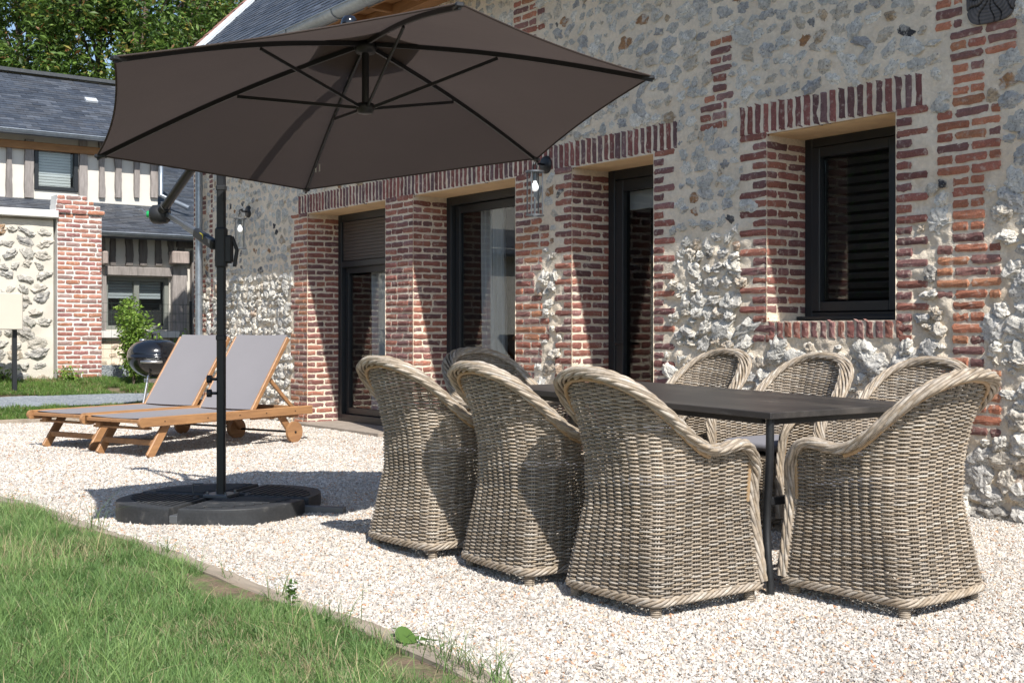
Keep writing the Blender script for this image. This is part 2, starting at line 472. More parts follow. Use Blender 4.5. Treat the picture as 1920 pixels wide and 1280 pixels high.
# ------------------------------------------------------------------ grass
def blades(name, X, Y, Z, hgt, wid, seed, tint, lab, split=3):
    r = np.random.default_rng(seed); N = len(X)
    patch = NZ.fbm(X * 2.3, Y * 2.3, 3); patch2 = NZ.fbm(X * 7 + 9, Y * 7, 3)
    h = hgt * r.uniform(.45, 1.25, N) * (0.35 + 1.3 * patch2) * (.6 + .8 * patch)
    az = r.uniform(0, 2 * math.pi, N); lean = np.abs(r.normal(.45, .95, N)); lean = np.clip(lean, .05, 2.4)
    side = r.normal(0, .32, N)
    d = np.stack([np.cos(az), np.sin(az), np.zeros(N)], 1)
    fz = r.uniform(0, 2 * math.pi, N)
    sd = np.stack([-np.sin(fz), np.cos(fz), np.zeros(N)], 1)
    B = np.stack([X, Y, Z], 1); rows = []
    for k, t in enumerate(np.linspace(0, 1, split + 1)):
        c = B + d * (h * lean * .55 * t ** 1.8)[:, None] + np.stack([-d[:, 1], d[:, 0], 0 * az], 1) * (h * side * t * t)[:, None] + np.array([0, 0, 1]) * (h * (t - .25 * lean * t * t * .8))[:, None]
        w = wid * (1 - t ** 1.6) * .5 * r.uniform(.9, 1.1, N) + .00025
        rows.append(c - sd * w[:, None]); rows.append(c + sd * w[:, None])
    V = np.stack(rows, 1); n = V.shape[1]
    q = np.array([[2*k, 2*k+1, 2*k+3, 2*k+2] for k in range(split)])
    Fc = (q[None] + (np.arange(N) * n)[:, None, None]).reshape(-1, 4)
    dry = np.clip((NZ.fbm(X * 1.7 + 31, Y * 1.7, 4) - .50) * 4.5, 0, 1) * .8
    isdry = r.random(N) < (.07 + .38 * dry)
    g0 = np.array(tint[0]); g1 = np.array(tint[1]); g2 = np.array(tint[2])
    u = np.clip(patch2 * 1.6 - .3 + r.normal(0, .22, N), 0, 1)[:, None]
    C = g0 * (1 - u) + g1 * u
    C = np.where(isdry[:, None], g2 * r.uniform(.7, 1.15, (N, 1)), C) * r.uniform(.8, 1.2, (N, 1))
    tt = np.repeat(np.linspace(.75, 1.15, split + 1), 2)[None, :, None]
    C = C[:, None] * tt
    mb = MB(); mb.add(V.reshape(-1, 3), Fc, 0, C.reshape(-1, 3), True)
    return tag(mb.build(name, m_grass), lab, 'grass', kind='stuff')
GT = ((.095, .195, .055), (.235, .37, .125), (.50, .43, .26))
N = 760000
X = rng.uniform(-10.5, -1.2, N); Y = rng.uniform(-.6, 2.12, N)
d = X * FW[0] + Y * FW[1]; lat = X * RT[0] + Y * RT[1]
nz = NZ.fbm(X * 4.1, Y * 4.1, 3)
bare = NZ.fbm(X * 1.9 + 12, Y * 5 + 3, 3)
edge = yedge(X) - .055 - .03 * NZ.fbm(X * 4, X * 0 + 9, 3) - Y
k = (d > 2.0) & (np.abs(lat) < d * .46 + 1.0) & (rng.random(N) < np.where(np.abs(lat) < d * .46 + .3, 1, .6)) & (edge > -.015) & (rng.random(N) < np.clip(.25 + edge * 6 - np.clip(bare - .50, 0, 1) * 15 * np.exp(-edge * 4.5), 0, 1)) & (rng.random(N) < np.clip(1.25 - (bare - .55) * 5, .35, 1))
X, Y = X[k], Y[k]
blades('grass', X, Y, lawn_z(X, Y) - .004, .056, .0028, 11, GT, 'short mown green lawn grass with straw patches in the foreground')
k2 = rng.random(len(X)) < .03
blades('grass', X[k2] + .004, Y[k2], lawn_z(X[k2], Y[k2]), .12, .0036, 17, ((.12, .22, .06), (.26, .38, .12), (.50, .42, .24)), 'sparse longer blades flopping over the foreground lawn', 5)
# tall stems and tufts at the edge
X, Y = [], []
for cx, n, s in ((-6.95, 20, .03), (-6.55, 30, .04), (-5.6, 60, .04), (-4.9, 10, .05), (-4.45, 22, .06), (-3.95, 16, .05), (-3.45, 30, .07), (-3.2, 75, .10), (-3.0, 60, .08), (-7.9, 26, .05)):
    a = rng.normal(cx, s, n); X += list(a); Y += list(yedge(a) - .03 - np.abs(rng.normal(0, .045, n)))
X = np.array(X); Y = np.array(Y)
blades('grass', X, Y, np.full(len(X), .0), .15, .0030, 12, ((.09, .16, .05), (.17, .27, .08), (.36, .3, .18)), 'tall grass tufts standing up along the timber edging', 4)
# distant strips
N = 60000
X = rng.uniform(-18.35, -16.85, N); Y = rng.uniform(3.2, 7.6, N)
k = (NZ.fbm(X * 3, Y * 3, 3) < .62)
X, Y = X[k], Y[k]
blades('grass', X, Y, gz(X) - .01, .07, .009, 13, ((.10, .19, .04), (.17, .28, .06), (.36, .28, .15)), 'strip of rough green grass below the old garden wall')
N = 14000
X = rng.uniform(-15.62, -15.06, N); Y = rng.uniform(3.2, 5.6, N)
blades('grass', X, Y, gz(X) - .01, .05, .008, 14, ((.10, .19, .04), (.17, .28, .06), (.36, .28, .15)), 'small mown grass bank beyond the far edging, by the sun loungers')

# ------------------------------------------------------------------ masonry kit
ICO = {}
def ico(sub):
    if sub in ICO: return ICO[sub]
    t = (1 + 5 ** .5) / 2
    v = [(-1, t, 0), (1, t, 0), (-1, -t, 0), (1, -t, 0), (0, -1, t), (0, 1, t), (0, -1, -t), (0, 1, -t), (t, 0, -1), (t, 0, 1), (-t, 0, -1), (-t, 0, 1)]
    f = [(0, 11, 5), (0, 5, 1), (0, 1, 7), (0, 7, 10), (0, 10, 11), (1, 5, 9), (5, 11, 4), (11, 10, 2), (10, 7, 6), (7, 1, 8), (3, 9, 4), (3, 4, 2), (3, 2, 6), (3, 6, 8), (3, 8, 9), (4, 9, 5), (2, 4, 11), (6, 2, 10), (8, 6, 7), (9, 8, 1)]
    v = [np.array(p) / np.linalg.norm(p) for p in v]
    for _ in range(sub):
        c = {}; nf = []
        def mid(a, b):
            k = (min(a, b), max(a, b))
            if k not in c:
                p = v[a] + v[b]; v.append(p / np.linalg.norm(p)); c[k] = len(v) - 1
            return c[k]
        for a, b, d in f:
            x, y, z = mid(a, b), mid(b, d), mid(d, a)
            nf += [(a, x, z), (b, y, x), (d, z, y), (x, y, z)]
        f = nf
    ICO[sub] = (np.array(v), np.array(f)); return ICO[sub]

def flints(mb, U, V_, A_, B_, Pr, T, C, matidx, sub=3, seed=1, flip=False, cuts=6, soft=None, smear=.62):
    """stones at (U,V) with half sizes A,B and protrusion Pr; T maps (u,v,n) to world"""
    r = np.random.default_rng(seed)
    bv, bf = ico(sub); N = len(U)
    soft = np.ones(N) if soft is None else soft
    P = np.repeat(bv[None], N, 0)
    for k in range(cuts):
        d = r.normal(size=(N, 3)); d[:, 2] = np.abs(d[:, 2]) * 1.1 + .12; d /= np.linalg.norm(d, axis=1)[:, None]
        c = r.uniform(.42, .88, N) * soft + (1 - soft) * .86
        e = np.einsum('nkj,nj->nk', P, d) - c[:, None]
        P = P - np.clip(e, 0, None)[:, :, None] * d[:, None] * .93
    ph = r.uniform(0, 50, (N, 1))
    bump = (NZ(bv[None, :, 0] * 2.6 + ph, bv[None, :, 1] * 2.6 + bv[None, :, 2] * 2.1 + ph * 1.7) - .5) * .55 \
        + (NZ(bv[None, :, 0] * 7 + ph, bv[None, :, 1] * 7 + bv[None, :, 2] * 5 + ph) - .5) * .26
    P = P * (1 + bump)[:, :, None]
    an = r.normal(0, .35, N); ca, sa = np.cos(an), np.sin(an)
    x = P[:, :, 0] * A_[:, None]; y = P[:, :, 1] * B_[:, None]; n = P[:, :, 2] * Pr[:, None]
    u = U[:, None] + x * ca[:, None] - y * sa[:, None]; v = V_[:, None] + x * sa[:, None] + y * ca[:, None]
    W = T(u, v, n)
    sm = np.clip(1.05 - 2.6 * bv[None, :, 2] + 1.5 * (NZ(bv[None, :, 0] * 4 + ph * 3, bv[None, :, 1] * 4 - ph) - .5), 0, 1)[:, :, None] * smear
    CV = C[:, None] * (1 - sm) + np.array([.76, .68, .55]) * sm
    f = bf[None] + (np.arange(N) * len(bv))[:, None, None]
    f = f.reshape(-1, 3)
    if flip: f = f[:, ::-1]
    mb.add(W.reshape(-1, 3), f, matidx, CV.reshape(-1, 3), False)

SU = np.array([-.5, -.5, -.455, -.25, 0, .25, .455, .5, .5]); SV = np.array([-.5, -.5, -.1, .12, .5, .5])
def bricks(mb, L, T, matidx, seed, flip=False, jit=.0022):
    """L rows: u, v, w, h, r, g, b"""
    r = np.random.default_rng(seed)
    L = np.array(L); N = len(L)
    su, sv = np.meshgrid(SU, SV, indexing='ij'); nu, nv = su.shape
    iu, iv = np.meshgrid(np.arange(nu), np.arange(nv), indexing='ij')
    outer = (iu == 0) | (iu == nu - 1) | (iv == 0) | (iv == nv - 1)
    edge = ~outer & ((iu == 1) | (iu == nu - 2) | (iv == 1) | (iv == nv - 2))
    corner = ((iu <= 1) | (iu >= nu - 2)) & ((iv <= 1) | (iv >= nv - 2))
    ju = r.normal(0, jit, (N, nu, nv)); jv = r.normal(0, jit, (N, nu, nv))
    cc = r.uniform(.001, .010, (N, nu, nv)) * corner * (1 + 1.6 * (r.random((N, nu, nv)) < .12))
    ju = ju - cc * np.sign(su); jv = jv - cc * np.sign(sv) * .8
    # skirt copies the ring next to it
    def cp(a):
        a[:, 0] = a[:, 1]; a[:, -1] = a[:, -2]; a[:, :, 0] = a[:, :, 1]; a[:, :, -1] = a[:, :, -2]; return a
    ju, jv = cp(ju), cp(jv)
    hor = L[:, 2] >= L[:, 3]
    w = L[:, 2][:, None, None]; h = L[:, 3][:, None, None]
    tilt = r.normal(0, .010, (N, 1, 1))
    # long axis gets the finer subdivision
    du = np.where(hor[:, None, None], su * w, sv * w); dv = np.where(hor[:, None, None], sv * h, su * h)
    uu = L[:, 0][:, None, None] + du + ju; vv = L[:, 1][:, None, None] + dv + jv + tilt * du
    n = np.where(outer, -.03, np.where(edge, -.0025, .0015)) + np.where(outer, 0, r.normal(0, .0012, (N, nu, nv))) + r.normal(0, .0018, (N, 1, 1))
    W = T(uu, vv, n)
    i = np.arange(nu - 1)[:, None] * nv; j = np.arange(nv - 1)[None]
    Q = np.stack([i + j, i + nv + j, i + nv + j + 1, i + j + 1], -1).reshape(-1, 4)
    hq = hor
    f = Q[None] + (np.arange(N) * nu * nv)[:, None, None]
    f = np.where(hq[:, None, None], f, f[:, :, ::-1]).reshape(-1, 4)
    if flip: f = f[:, ::-1]
    mb.add(W.reshape(-1, 3), f, matidx, np.repeat(L[:, 4:7], nu * nv, 0), False)

def brickcol(kind, r=random):
    if kind == 'orange':
        c = r.choice([(.42, .17, .10), (.38, .15, .09), (.33, .125, .085), (.44, .20, .11), (.26, .13, .11), (.20, .10, .09)])
    elif kind == 'purple':
        c = r.choice([(.225, .092, .078), (.27, .105, .082), (.185, .088, .082), (.29, .12, .088), (.165, .082, .078), (.32, .13, .09), (.24, .12, .11)])
    elif kind == 'soldier':
        c = r.choice([(.215, .080, .070), (.18, .072, .068), (.25, .088, .072), (.155, .088, .09), (.20, .075, .065), (.14, .07, .068)])
    elif kind == 'pillar':
        c = r.choice([(.36, .16, .125), (.31, .13, .105), (.40, .19, .14), (.29, .13, .12), (.38, .165, .10), (.29, .19, .17)])
    else:
        c = r.choice([(.31, .125, .09), (.25, .10, .08), (.38, .155, .095), (.26, .15, .135), (.40, .18, .10), (.20, .10, .09)])
    f = r.uniform(.86, 1.28)
    return (c[0] * f, c[1] * f, c[2] * f)
CO = .068
def row_bricks(L, u0, u1, v, k, kind, hb=.047, j=.017):
    """fill one course from u0 to u1"""
    u = u0 + j * .3
    w0 = .105 if k % 2 else .215
    first = True
    while u < u1 - .03:
        w = w0 if first else random.choice([.205, .215, .22, .11 if random.random() < .3 else .21])
        first = False
        if u + w > u1 - .045: w = u1 - j * .3 - u
        if w > .26: w = w / 2 - j / 2; L.append((u + w / 2, v, w, hb * random.uniform(.9, 1.06), *brickcol(kind))); u += w + j
        L.append((u + w / 2, v + random.gauss(0, .001), w, hb * random.uniform(.9, 1.06), *brickcol(kind)))
        u += w + j
WD = 6.43
XL = -16.18
OPEN = [(-12.68, -10.88, -.2, 2.49), (-10.33, -8.59, -.2, 2.49), (-7.79, -6.79, -.2, 2.49), (-5.64, -4.58, 1.175, 2.485)]
SOLD = [(-12.91, -6.525, 2.49, 2.722), (-5.90, -4.35, 2.485, 2.722)]
def zone(v, k):
    """brick spans of the front wall at height v, course k"""
    S = []
    g3 = (k // 4) % 2
    if v < 2.49:
        S.append((-13.12 - (.0 if g3 else -.09), -12.68, 'orange' if random.random() < .5 else 'mix'))
        S.append((-10.88, -10.33, 'purple'))
        S.append((-8.59, -8.20 + [.0, .10, .0, -.11][(k // 3) % 4], 'mix' if random.random() < .7 else 'orange'))
        S.append((-7.79 - (.115 if k % 2 else .235), -7.79, 'purple'))
        S.append((-6.79, -6.79 + (.115 if k % 2 else .235), 'purple'))
        if v > 1.17:
            S.append((-5.64 - (.135 if k % 2 else .26), -5.64, 'purple'))
            S.append((-4.58, -4.58 + (.12 if k % 2 else .235), 'purple'))
        elif v > 1.02:
            S.append((-5.64 - .135, -5.56, 'purple')); S.append((-4.56, -4.58 + .12, 'purple'))
    S.append((XL + .01, XL + .33 + (.0 if g3 else .11), 'purple'))
    if (v < 4.2): S.append((-15.62 + (.0 if g3 else .06), -15.50, 'purple'))
    # quoin column by the log end
    a, b = -4.185, -3.965
    if 2.02 < v < 2.42 or 1.26 < v < 1.66 or .48 < v < .86: a, b = -4.29, -3.86
    if 2.74 < v < 2.91: a, b = -4.20, -3.76
    if v >= 2.91: a, b = -4.30, -4.11
    if v > .46: S.append((a, b, 'orange'))
    if 2.60 < v < 3.24:
        if v > 3.0: S.append((-6.19, -5.97, 'mix'))
        elif v > 2.86: S.append((-6.16, -6.02, 'mix'))
        elif v > 2.78: S.append((-6.25, -5.95, 'mix'))
        else: S.append((-6.29, -6.02, 'mix'))
    if 3.55 < v < 4.3:
        S.append((-8.62, -8.28 + .12 * (k % 2), 'orange'))
    return S

random.seed(21)
ROWS = {}
nrow = int(4.35 / CO)
L_front = []
for k in range(nrow):
    v = .034 + k * CO
    Z_ = zone(v, k); ROWS[k] = Z_
    for (a, b, kd) in Z_:
        row_bricks(L_front, a, b, v, k, kd)
for (x0, x1, z0, z1) in SOLD:
    x = x0 + .03
    while x < x1:
        L_front.append((x, (z0 + z1) / 2 + random.gauss(0, .002), .046 * random.uniform(.85, 1.1), .205 * random.uniform(.97, 1.03), *brickcol('soldier')))
        x += .0727
x = -5.60
while x < -4.50:
    L_front.append((x, 1.115, .050 * random.uniform(.9, 1.1), .105, *brickcol('purple'))); x += .0745
def in_open(u, v, m=0.0):
    r_ = np.zeros(np.shape(u), bool)
    for (a, b, c, d) in OPEN: r_ |= (u > a - m) & (u < b + m) & (v > c - m) & (v < d + m)
    return r_
def in_brick(u, v, m=0.0):
    r_ = np.zeros(np.shape(u), bool)
    for (a, b, c, d) in SOLD: r_ |= (u > a - m) & (u < b + m) & (v > c - m) & (v < d + m)
    r_ |= (u > -5.70 - m) & (u < -4.46 + m) & (v > 1.04 - m) & (v < 1.18)
    for k, Z_ in ROWS.items():
        vv = .034 + k * CO
        for (a, b, _) in Z_:
            r_ |= (u > a - m) & (u < b + m) & (np.abs(v - vv) < CO / 2 + m)
    return r_
def lower(v): return np.clip((2.0 - v) / .35, 0, 1)
def Tfront(u, v, n): return np.stack([u, WD - n, v], -1)

house = empty('stone_house', (-8, WD, 0), 0, label='long flint and brick house with dark framed doors along the terrace', cat='house')
HL = np.array([-8, WD, 0.0])
def hb(mb, name, mats, parent=house):
    o = mb.build(name, mats, parent)
    if parent is house: o.location = -HL
    return o
W = MB()
# mortar skin
dx = []
x = XL
while x < -2.0:
    dx.append(x); x += .0115 + .0011 * max(0, -x - 3)
dx = np.array(dx + [-2.0])
for (a, b, c, d) in OPEN:
    for q in (a, b): dx[np.argmin(np.abs(dx - q))] = q
dz = np.arange(-.1, 4.46, .0145)
for q in (1.175, 2.485, 2.49):
    dz[np.argmin(np.abs(dz - q))] = q
X, Z = np.meshgrid(dx, dz, indexing='ij')
ib = in_brick(X, Z, .004)
# soften the brick mask
m_ = ib.astype(float)
for _ in range(2):
    q = m_.copy(); q[1:-1, 1:-1] = (m_[1:-1, 1:-1] * 2 + m_[:-2, 1:-1] + m_[2:, 1:-1] + m_[1:-1, :-2] + m_[1:-1, 2:]) / 6; m_ = q
lo = lower(Z + (NZ.fbm(X * 2, Z * 2, 2) - .5) * .5)
n_f = -.004 - .010 * lo + (NZ.fbm(X * 5.5, Z * 5.5, 4) - .5) * (.016 + .040 * lo) + (NZ.fbm(X * 19 + 5, Z * 19, 3) - .5) * (.008 + .020 * lo)
n_b = -.0065 + (NZ.fbm(X * 26 + 40, Z * 26, 3) - .5) * .0085
n_ = n_f * (1 - m_) + n_b * m_
near = np.zeros_like(X)
for (a, b, c, d) in OPEN:
    near = np.maximum(near, ((X > a - .012) & (X < b + .012) & (Z > c - .012) & (Z < d + .012)))
n_ = np.where(near > 0, -.0065, n_)
PW = Tfront(X, Z, n_)
mI, nI = X.shape
i = np.arange(mI - 1)[:, None]; j = np.arange(nI - 1)[None]
cx = (X[:-1, :-1] + X[1:, 1:]) / 2; cz = (Z[:-1, :-1] + Z[1:, 1:]) / 2
keep = ~in_open(cx, cz)
Q = np.stack([i * nI + j, (i + 1) * nI + j, (i + 1) * nI + j + 1, i * nI + j + 1], -1)[keep]
W.add(PW.reshape(-1, 3), Q, 0, (1, 1, 1), True)
bricks(W, L_front, Tfront, 1, 5)
# flints in rough courses
U, V_, SA, SB = [], [], [], []
v = .02
while v < 4.4:
    u = XL + random.uniform(0, .1)
    big = 1.0
    while u < -1.9:
        near_ = np.clip((u + 5.8) / 1.6, 0, 1) * (1 if v < 2.2 else .7)
        s = random.uniform(.044, .080) * (1 + .5 * near_ * random.random())
        if random.random() < .14: s *= .6
        a = s * random.uniform(.8, 1.45); b = s * random.uniform(.62, 1.0)
        U.append(u + a); V_.append(v + random.gauss(0, .015)); SA.append(a); SB.append(b)
        u += 2 * a + random.uniform(-.012, .020)
    v += .110
U, V_, SA, SB = map(np.array, (U, V_, SA, SB))
bad = np.zeros(len(U), bool)
for (ou, ov) in ((0, 0), (-.45, 0), (.45, 0), (0, .3), (0, -.3)):
    bad |= in_open(U + ou * SA, V_ + ov * SB, .02) | in_brick(U + ou * SA, V_ + ov * SB, .004)
bad |= (U > -4.12) & (U < -3.72) & (V_ > 2.9)
U, V_, SA, SB = U[~bad], V_[~bad], SA[~bad], SB[~bad]
r2 = np.random.default_rng(44); tu = r2.uniform(XL, -1.95, 14000); tv = r2.uniform(.03, 4.35, 14000); ts = r2.uniform(.024, .048, 14000)
ok = ~in_open(tu, tv, .04) & ~((tu > -4.12) & (tu < -3.72) & (tv > 2.9))
for (ou, ov) in ((-.9, 0), (.9, 0), (0, .8), (0, -.8)): ok &= ~in_brick(tu + ou * ts, tv + ov * ts, .0) & ~in_open(tu + ou * ts, tv + ov * ts, .01)
tu, tv, ts = tu[ok], tv[ok], ts[ok]
au, av, as_ = list(U), list(V_), list((SA + SB) / 2)
EU, EV, ES = np.array(au), np.array(av), np.array(as_)
cnt = len(EU); EU = np.concatenate([EU, np.zeros(len(tu))]); EV = np.concatenate([EV, np.zeros(len(tu))]); ES = np.concatenate([ES, np.zeros(len(tu))])
for q in range(len(tu)):
    if ((EU[:cnt] - tu[q]) ** 2 + (EV[:cnt] - tv[q]) ** 2 > (ES[:cnt] + ts[q]) ** 2 * .85).all():
        EU[cnt], EV[cnt], ES[cnt] = tu[q], tv[q], ts[q]; cnt += 1
n0 = len(U); ex = cnt - n0
U = EU[:cnt]; V_ = EV[:cnt]; SA = np.concatenate([SA, ES[n0:cnt] * r2.uniform(.9, 1.3, ex)]); SB = np.concatenate([SB, ES[n0:cnt] * r2.uniform(.7, 1.05, ex)])
FC = [((.54, .53, .49), .31), ((.68, .65, .58), .27), ((.45, .445, .43), .15), ((.57, .51, .42), .13), ((.34, .34, .34), .045), ((.07, .07, .075), .02), ((.37, .21, .11), .03), ((.46, .36, .25), .045)]
ci = rng.choice(len(FC), len(U), p=[c[1] for c in FC])
C = np.array([c[0] for c in FC])[ci] * rng.uniform(.85, 1.12, (len(U), 1))
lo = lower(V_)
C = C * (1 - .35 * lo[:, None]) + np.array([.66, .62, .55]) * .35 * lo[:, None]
SA = SA * (1 + .14 * lo); SB = SB * (1 + .14 * lo)
Pr = (.017 + .017 * lo) * rng.uniform(.7, 1.35, len(U)) * (1 + 3.0 * (SA - .055))
Tst = lambda u, v, n: Tfront(u, v, n - .007 - .006 * lower(v))
kn = U > -9
sf = .62 - .12 * lo
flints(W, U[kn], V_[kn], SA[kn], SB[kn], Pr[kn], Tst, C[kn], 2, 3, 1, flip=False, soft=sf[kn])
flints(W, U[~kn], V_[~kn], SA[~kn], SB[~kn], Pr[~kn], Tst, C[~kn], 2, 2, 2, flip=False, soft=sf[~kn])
# reveals
RD = .5
for q, (a, b, c, d) in enumerate(OPEN):
    c0 = max(c, -.02)
    for side, xr in ((1, a), (-1, b)):
        Tr = (lambda xr, s: (lambda u, v, n: np.stack([xr + s * n, u, v], -1)))(xr, side)
        ys_ = np.arange(WD, WD + RD + .001, .02); zs = np.arange(c0, d + .001, .016)
        zs[-1] = d
        YY, ZZ = np.meshgrid(ys_, zs, indexing='ij')
        nn = -.0065 + (NZ.fbm(YY * 26 + 7 * q, ZZ * 26, 3) - .5) * .0085
        nn[0] = 0; 
        grid(W, Tr(YY, ZZ, nn), 0, smooth=True, flip=(side < 0))
        Lr = []
        for k in range(nrow):
            v = .034 + k * CO
            if v < c0 + .02 or v > d - .02: continue
            row_bricks(Lr, WD - .001, WD + RD - .02, v, k + 1, 'purple')
        bricks(W, Lr, Tr, 1, 50 + q * 2 + side, flip=(side < 0))
# wall beyond the picture and the gable
far = MB()
addbox(W, (-.5, WD + .2, 2.2), (3.0, .4, 4.5), b=.01)
addbox(W, (XL + .17, WD + 2.8, 2.2), (.34, 5.0, 4.6), b=.01)
wall = hb(W, 'wall', [m_mortar, m_brick, m_flint])
# soffits + sill
for (a, b, c, d) in OPEN:
    S_ = MB(); addbox(S_, ((a + b) / 2, WD + .27, d + .035), (b - a + .2, .47, .07), b=.002); hb(S_, 'lintel_soffit', m_soffit)
S_ = MB(); addbox(S_, (-5.11, WD + .26, 1.150), (1.06, .50, .045), b=.003); hb(S_, 'window_ledge', m_mortar)
for (a, b, c, d) in OPEN[:3]:
    S_ = MB(); addbox(S_, ((a + b) / 2 - .02, WD + .20, .005), (b - a + .12, .62, .07), b=.008)
    hb(S_, 'door_step', m_stone_sill)

# doors and window
def leaf(x0, x1, z0, z1, y, t=.075, dpt=.05):
    f = MB()
    addbeam(f, (x0 + t / 2, y, z0), (x0 + t / 2, y, z1), dpt, t, b=.004, up=(1, 0, 0))
    addbeam(f, (x1 - t / 2, y, z0), (x1 - t / 2, y, z1), dpt, t, b=.004, up=(1, 0, 0))
    addbeam(f, (x0 + t, y, z1 - t / 2), (x1 - t, y, z1 - t / 2), dpt - .002, t, b=.004)
    addbeam(f, (x0 + t, y, z0 + t / 2), (x1 - t, y, z0 + t / 2), dpt - .002, t, b=.004)
    return f
def curtain(x0, x1, z0, z1, y, ph, folds):
    us = np.linspace(0, 1, 160); zs = np.linspace(z0, z1, 12)
    Uc, Zc = np.meshgrid(us, zs, indexing='ij')
    f = (Zc - z0) / (z1 - z0)
    Yc = y + .05 * np.sin(Uc * folds * 6.28 + ph + .5 * np.sin(Uc * 9)) * (1 - .25 * f) + .012 * np.sin(Uc * folds * 14 + 2)
    m = MB(); grid(m, np.stack([x0 + (x1 - x0) * Uc * (1.1 - .1 * f) + .012 * np.sin(Zc * 2), Yc, Zc], -1)); return m
FY = WD + RD - .04
def fill(kind, a, b, c, d, q):
    o = empty('window' if kind == 'w' else 'door', (0, 0, 0)); o.parent = house; o.location = -HL
    P_ = lambda mb, n, mt: mb.build(n, mt, o)
    out = leaf(a, b, c, d, FY, .065 if kind == 'w' else .085, .10)
    fr = out
    if kind == 'd1':
        addbox(fr, ((a + b) / 2, FY - .005, 1.90), (b - a - .17, .085, .07))
        i1 = leaf(a + .09, b - .45, c + .09, 1.865, FY + .03, .075, .05)
        i2 = leaf(b - .49, b - .09, c + .09, 1.865, FY - .025, .075, .05)
        P_(i1, 'door_leaf', m_dark); P_(i2, 'door_leaf', m_dark)
        sh = MB(); z = 1.94
        while z < d - .09:
            addbox(sh, ((a + b) / 2, FY - .02, z + .021), (b - a - .172, .016, .037), b=.006); z += .0385
        addbox(sh, ((a + b) / 2, FY + .012, 2.17), (b - a - .172, .01, .48))
        P_(sh, 'roller_shutter', m_shut)
        gl = MB(); addbox(gl, ((a + b) / 2, FY + .03, (c + 1.86) / 2), (b - a - .3, .006, 1.86 - c - .18), b=.001)
        P_(gl, 'glass', m_glass)
        P_(curtain(onY(697, 600, FY + .14)[0], b - .15, c + .03, 1.95, FY + .14, 1.0, 9), 'curtain', m_curtain)
    elif kind == 'd2':
        i1 = leaf(a + .09, b - .37, c + .09, d - .09, FY + .028, .08, .05)
        i2 = leaf(b - .43, b - .09, c + .09, d - .09, FY - .028, .08, .05)
        P_(i1, 'door_leaf', m_dark); P_(i2, 'door_leaf', m_dark)
        gl = MB(); addbox(gl, ((a + b) / 2, FY + .03, (c + d) / 2), (b - a - .3, .006, d - c - .3), b=.001)
        P_(gl, 'glass', m_glass)
        P_(curtain(onY(905, 600, FY + .14)[0], onY(922, 600, FY + .14)[0], c + .03, d - .1, FY + .14, .3, 2), 'curtain', m_curtain)
        P_(curtain(onY(925, 600, FY + .14)[0], onY(949, 600, FY + .14)[0], c + .03, d - .1, FY + .14, 1.3, 2.6), 'curtain', m_curtain)
    elif kind == 'd3':
        i1 = leaf(a + .09, b - .09, c + .09, d - .09, FY - .02, .095, .05)
        P_(i1, 'door_leaf', m_dark)
        gl = MB(); addbox(gl, ((a + b) / 2, FY, (c + d) / 2), (b - a - .3, .006, d - c - .3), b=.001)
        P_(gl, 'glass', m_glass)
        bl = MB(); addbox(bl, ((a + b) / 2, FY + .08, d - .26), (b - a - .3, .03, .16)); P_(bl, 'blind', m_curtain)
        cd = MB()
        for s in (-1, 1):
            zz = np.linspace(d - .3, .55, 30)
            tube(cd, np.stack([b - .30 + s * .035 * np.ones(30), np.full(30, FY + .06), zz], 1), .002, 5)
        t_ = np.linspace(math.pi, 2 * math.pi, 12)
        tube(cd, np.stack([b - .30 + .035 * np.cos(t_), np.full(12, FY + .06), .55 + .05 * np.sin(t_)], 1), .002, 5)
        P_(cd, 'blind_cord', m_tag)
        hd = MB(); tube(hd, [(a + .14, FY - .05, 1.0), (a + .14, FY - .09, 1.0), (a + .24, FY - .09, 1.0)], .010, 8); P_(hd, 'handle', m_dark)
    else:
        i1 = leaf(a + .07, b - .27, c + .07, d - .07, FY - .03, .07, .06)
        P_(i1, 'casement', m_dark)
        addbeam(fr, (b - .225, FY - .01, c + .08), (b - .225, FY - .01, d - .08), .06, .05, up=(1, 0, 0))
        addbeam(fr, (b - .13, FY - .012, c + .08), (b - .13, FY - .012, d - .08), .05, .07, up=(1, 0, 0))
        gl = MB(); addbox(gl, ((a + b) / 2, FY - .01, (c + d) / 2), (b - a - .3, .006, d - c - .3), b=.001)
        P_(gl, 'glass', m_glass)
        bl = MB()
        for z in np.arange(c + .12, d - .1, .068): addbox(bl, ((a + b) / 2, FY + .10, z), (b - a - .2, .02, .044), rotm((1, 0, 0), .5), b=.003)  # slats added to imitate brick rows reflected in the glass
        P_(bl, 'reflection_slats', m_slat)
        sl_ = MB(); addbox(sl_, ((a + b) / 2, FY - .09, c + .022), (b - a - .01, .12, .025)); P_(sl_, 'sill', m_dark)
    P_(fr, 'frame', m_dark)
for q, k in enumerate(('d1', 'd2', 'd3', 'w')):
    a, b, c, d = OPEN[q]; fill(k, a, b, max(c, .04), d, q)
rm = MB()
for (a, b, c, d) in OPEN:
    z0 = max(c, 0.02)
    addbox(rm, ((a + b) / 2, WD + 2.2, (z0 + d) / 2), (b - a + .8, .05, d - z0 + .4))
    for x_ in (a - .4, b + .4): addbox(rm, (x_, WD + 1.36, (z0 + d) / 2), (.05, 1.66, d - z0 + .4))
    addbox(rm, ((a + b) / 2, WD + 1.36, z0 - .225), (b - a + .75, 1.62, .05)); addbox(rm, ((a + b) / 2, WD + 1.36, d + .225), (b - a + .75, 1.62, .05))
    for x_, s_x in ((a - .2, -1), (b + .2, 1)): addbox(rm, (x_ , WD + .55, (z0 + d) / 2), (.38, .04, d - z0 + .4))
hb(rm, 'interior', m_inside)

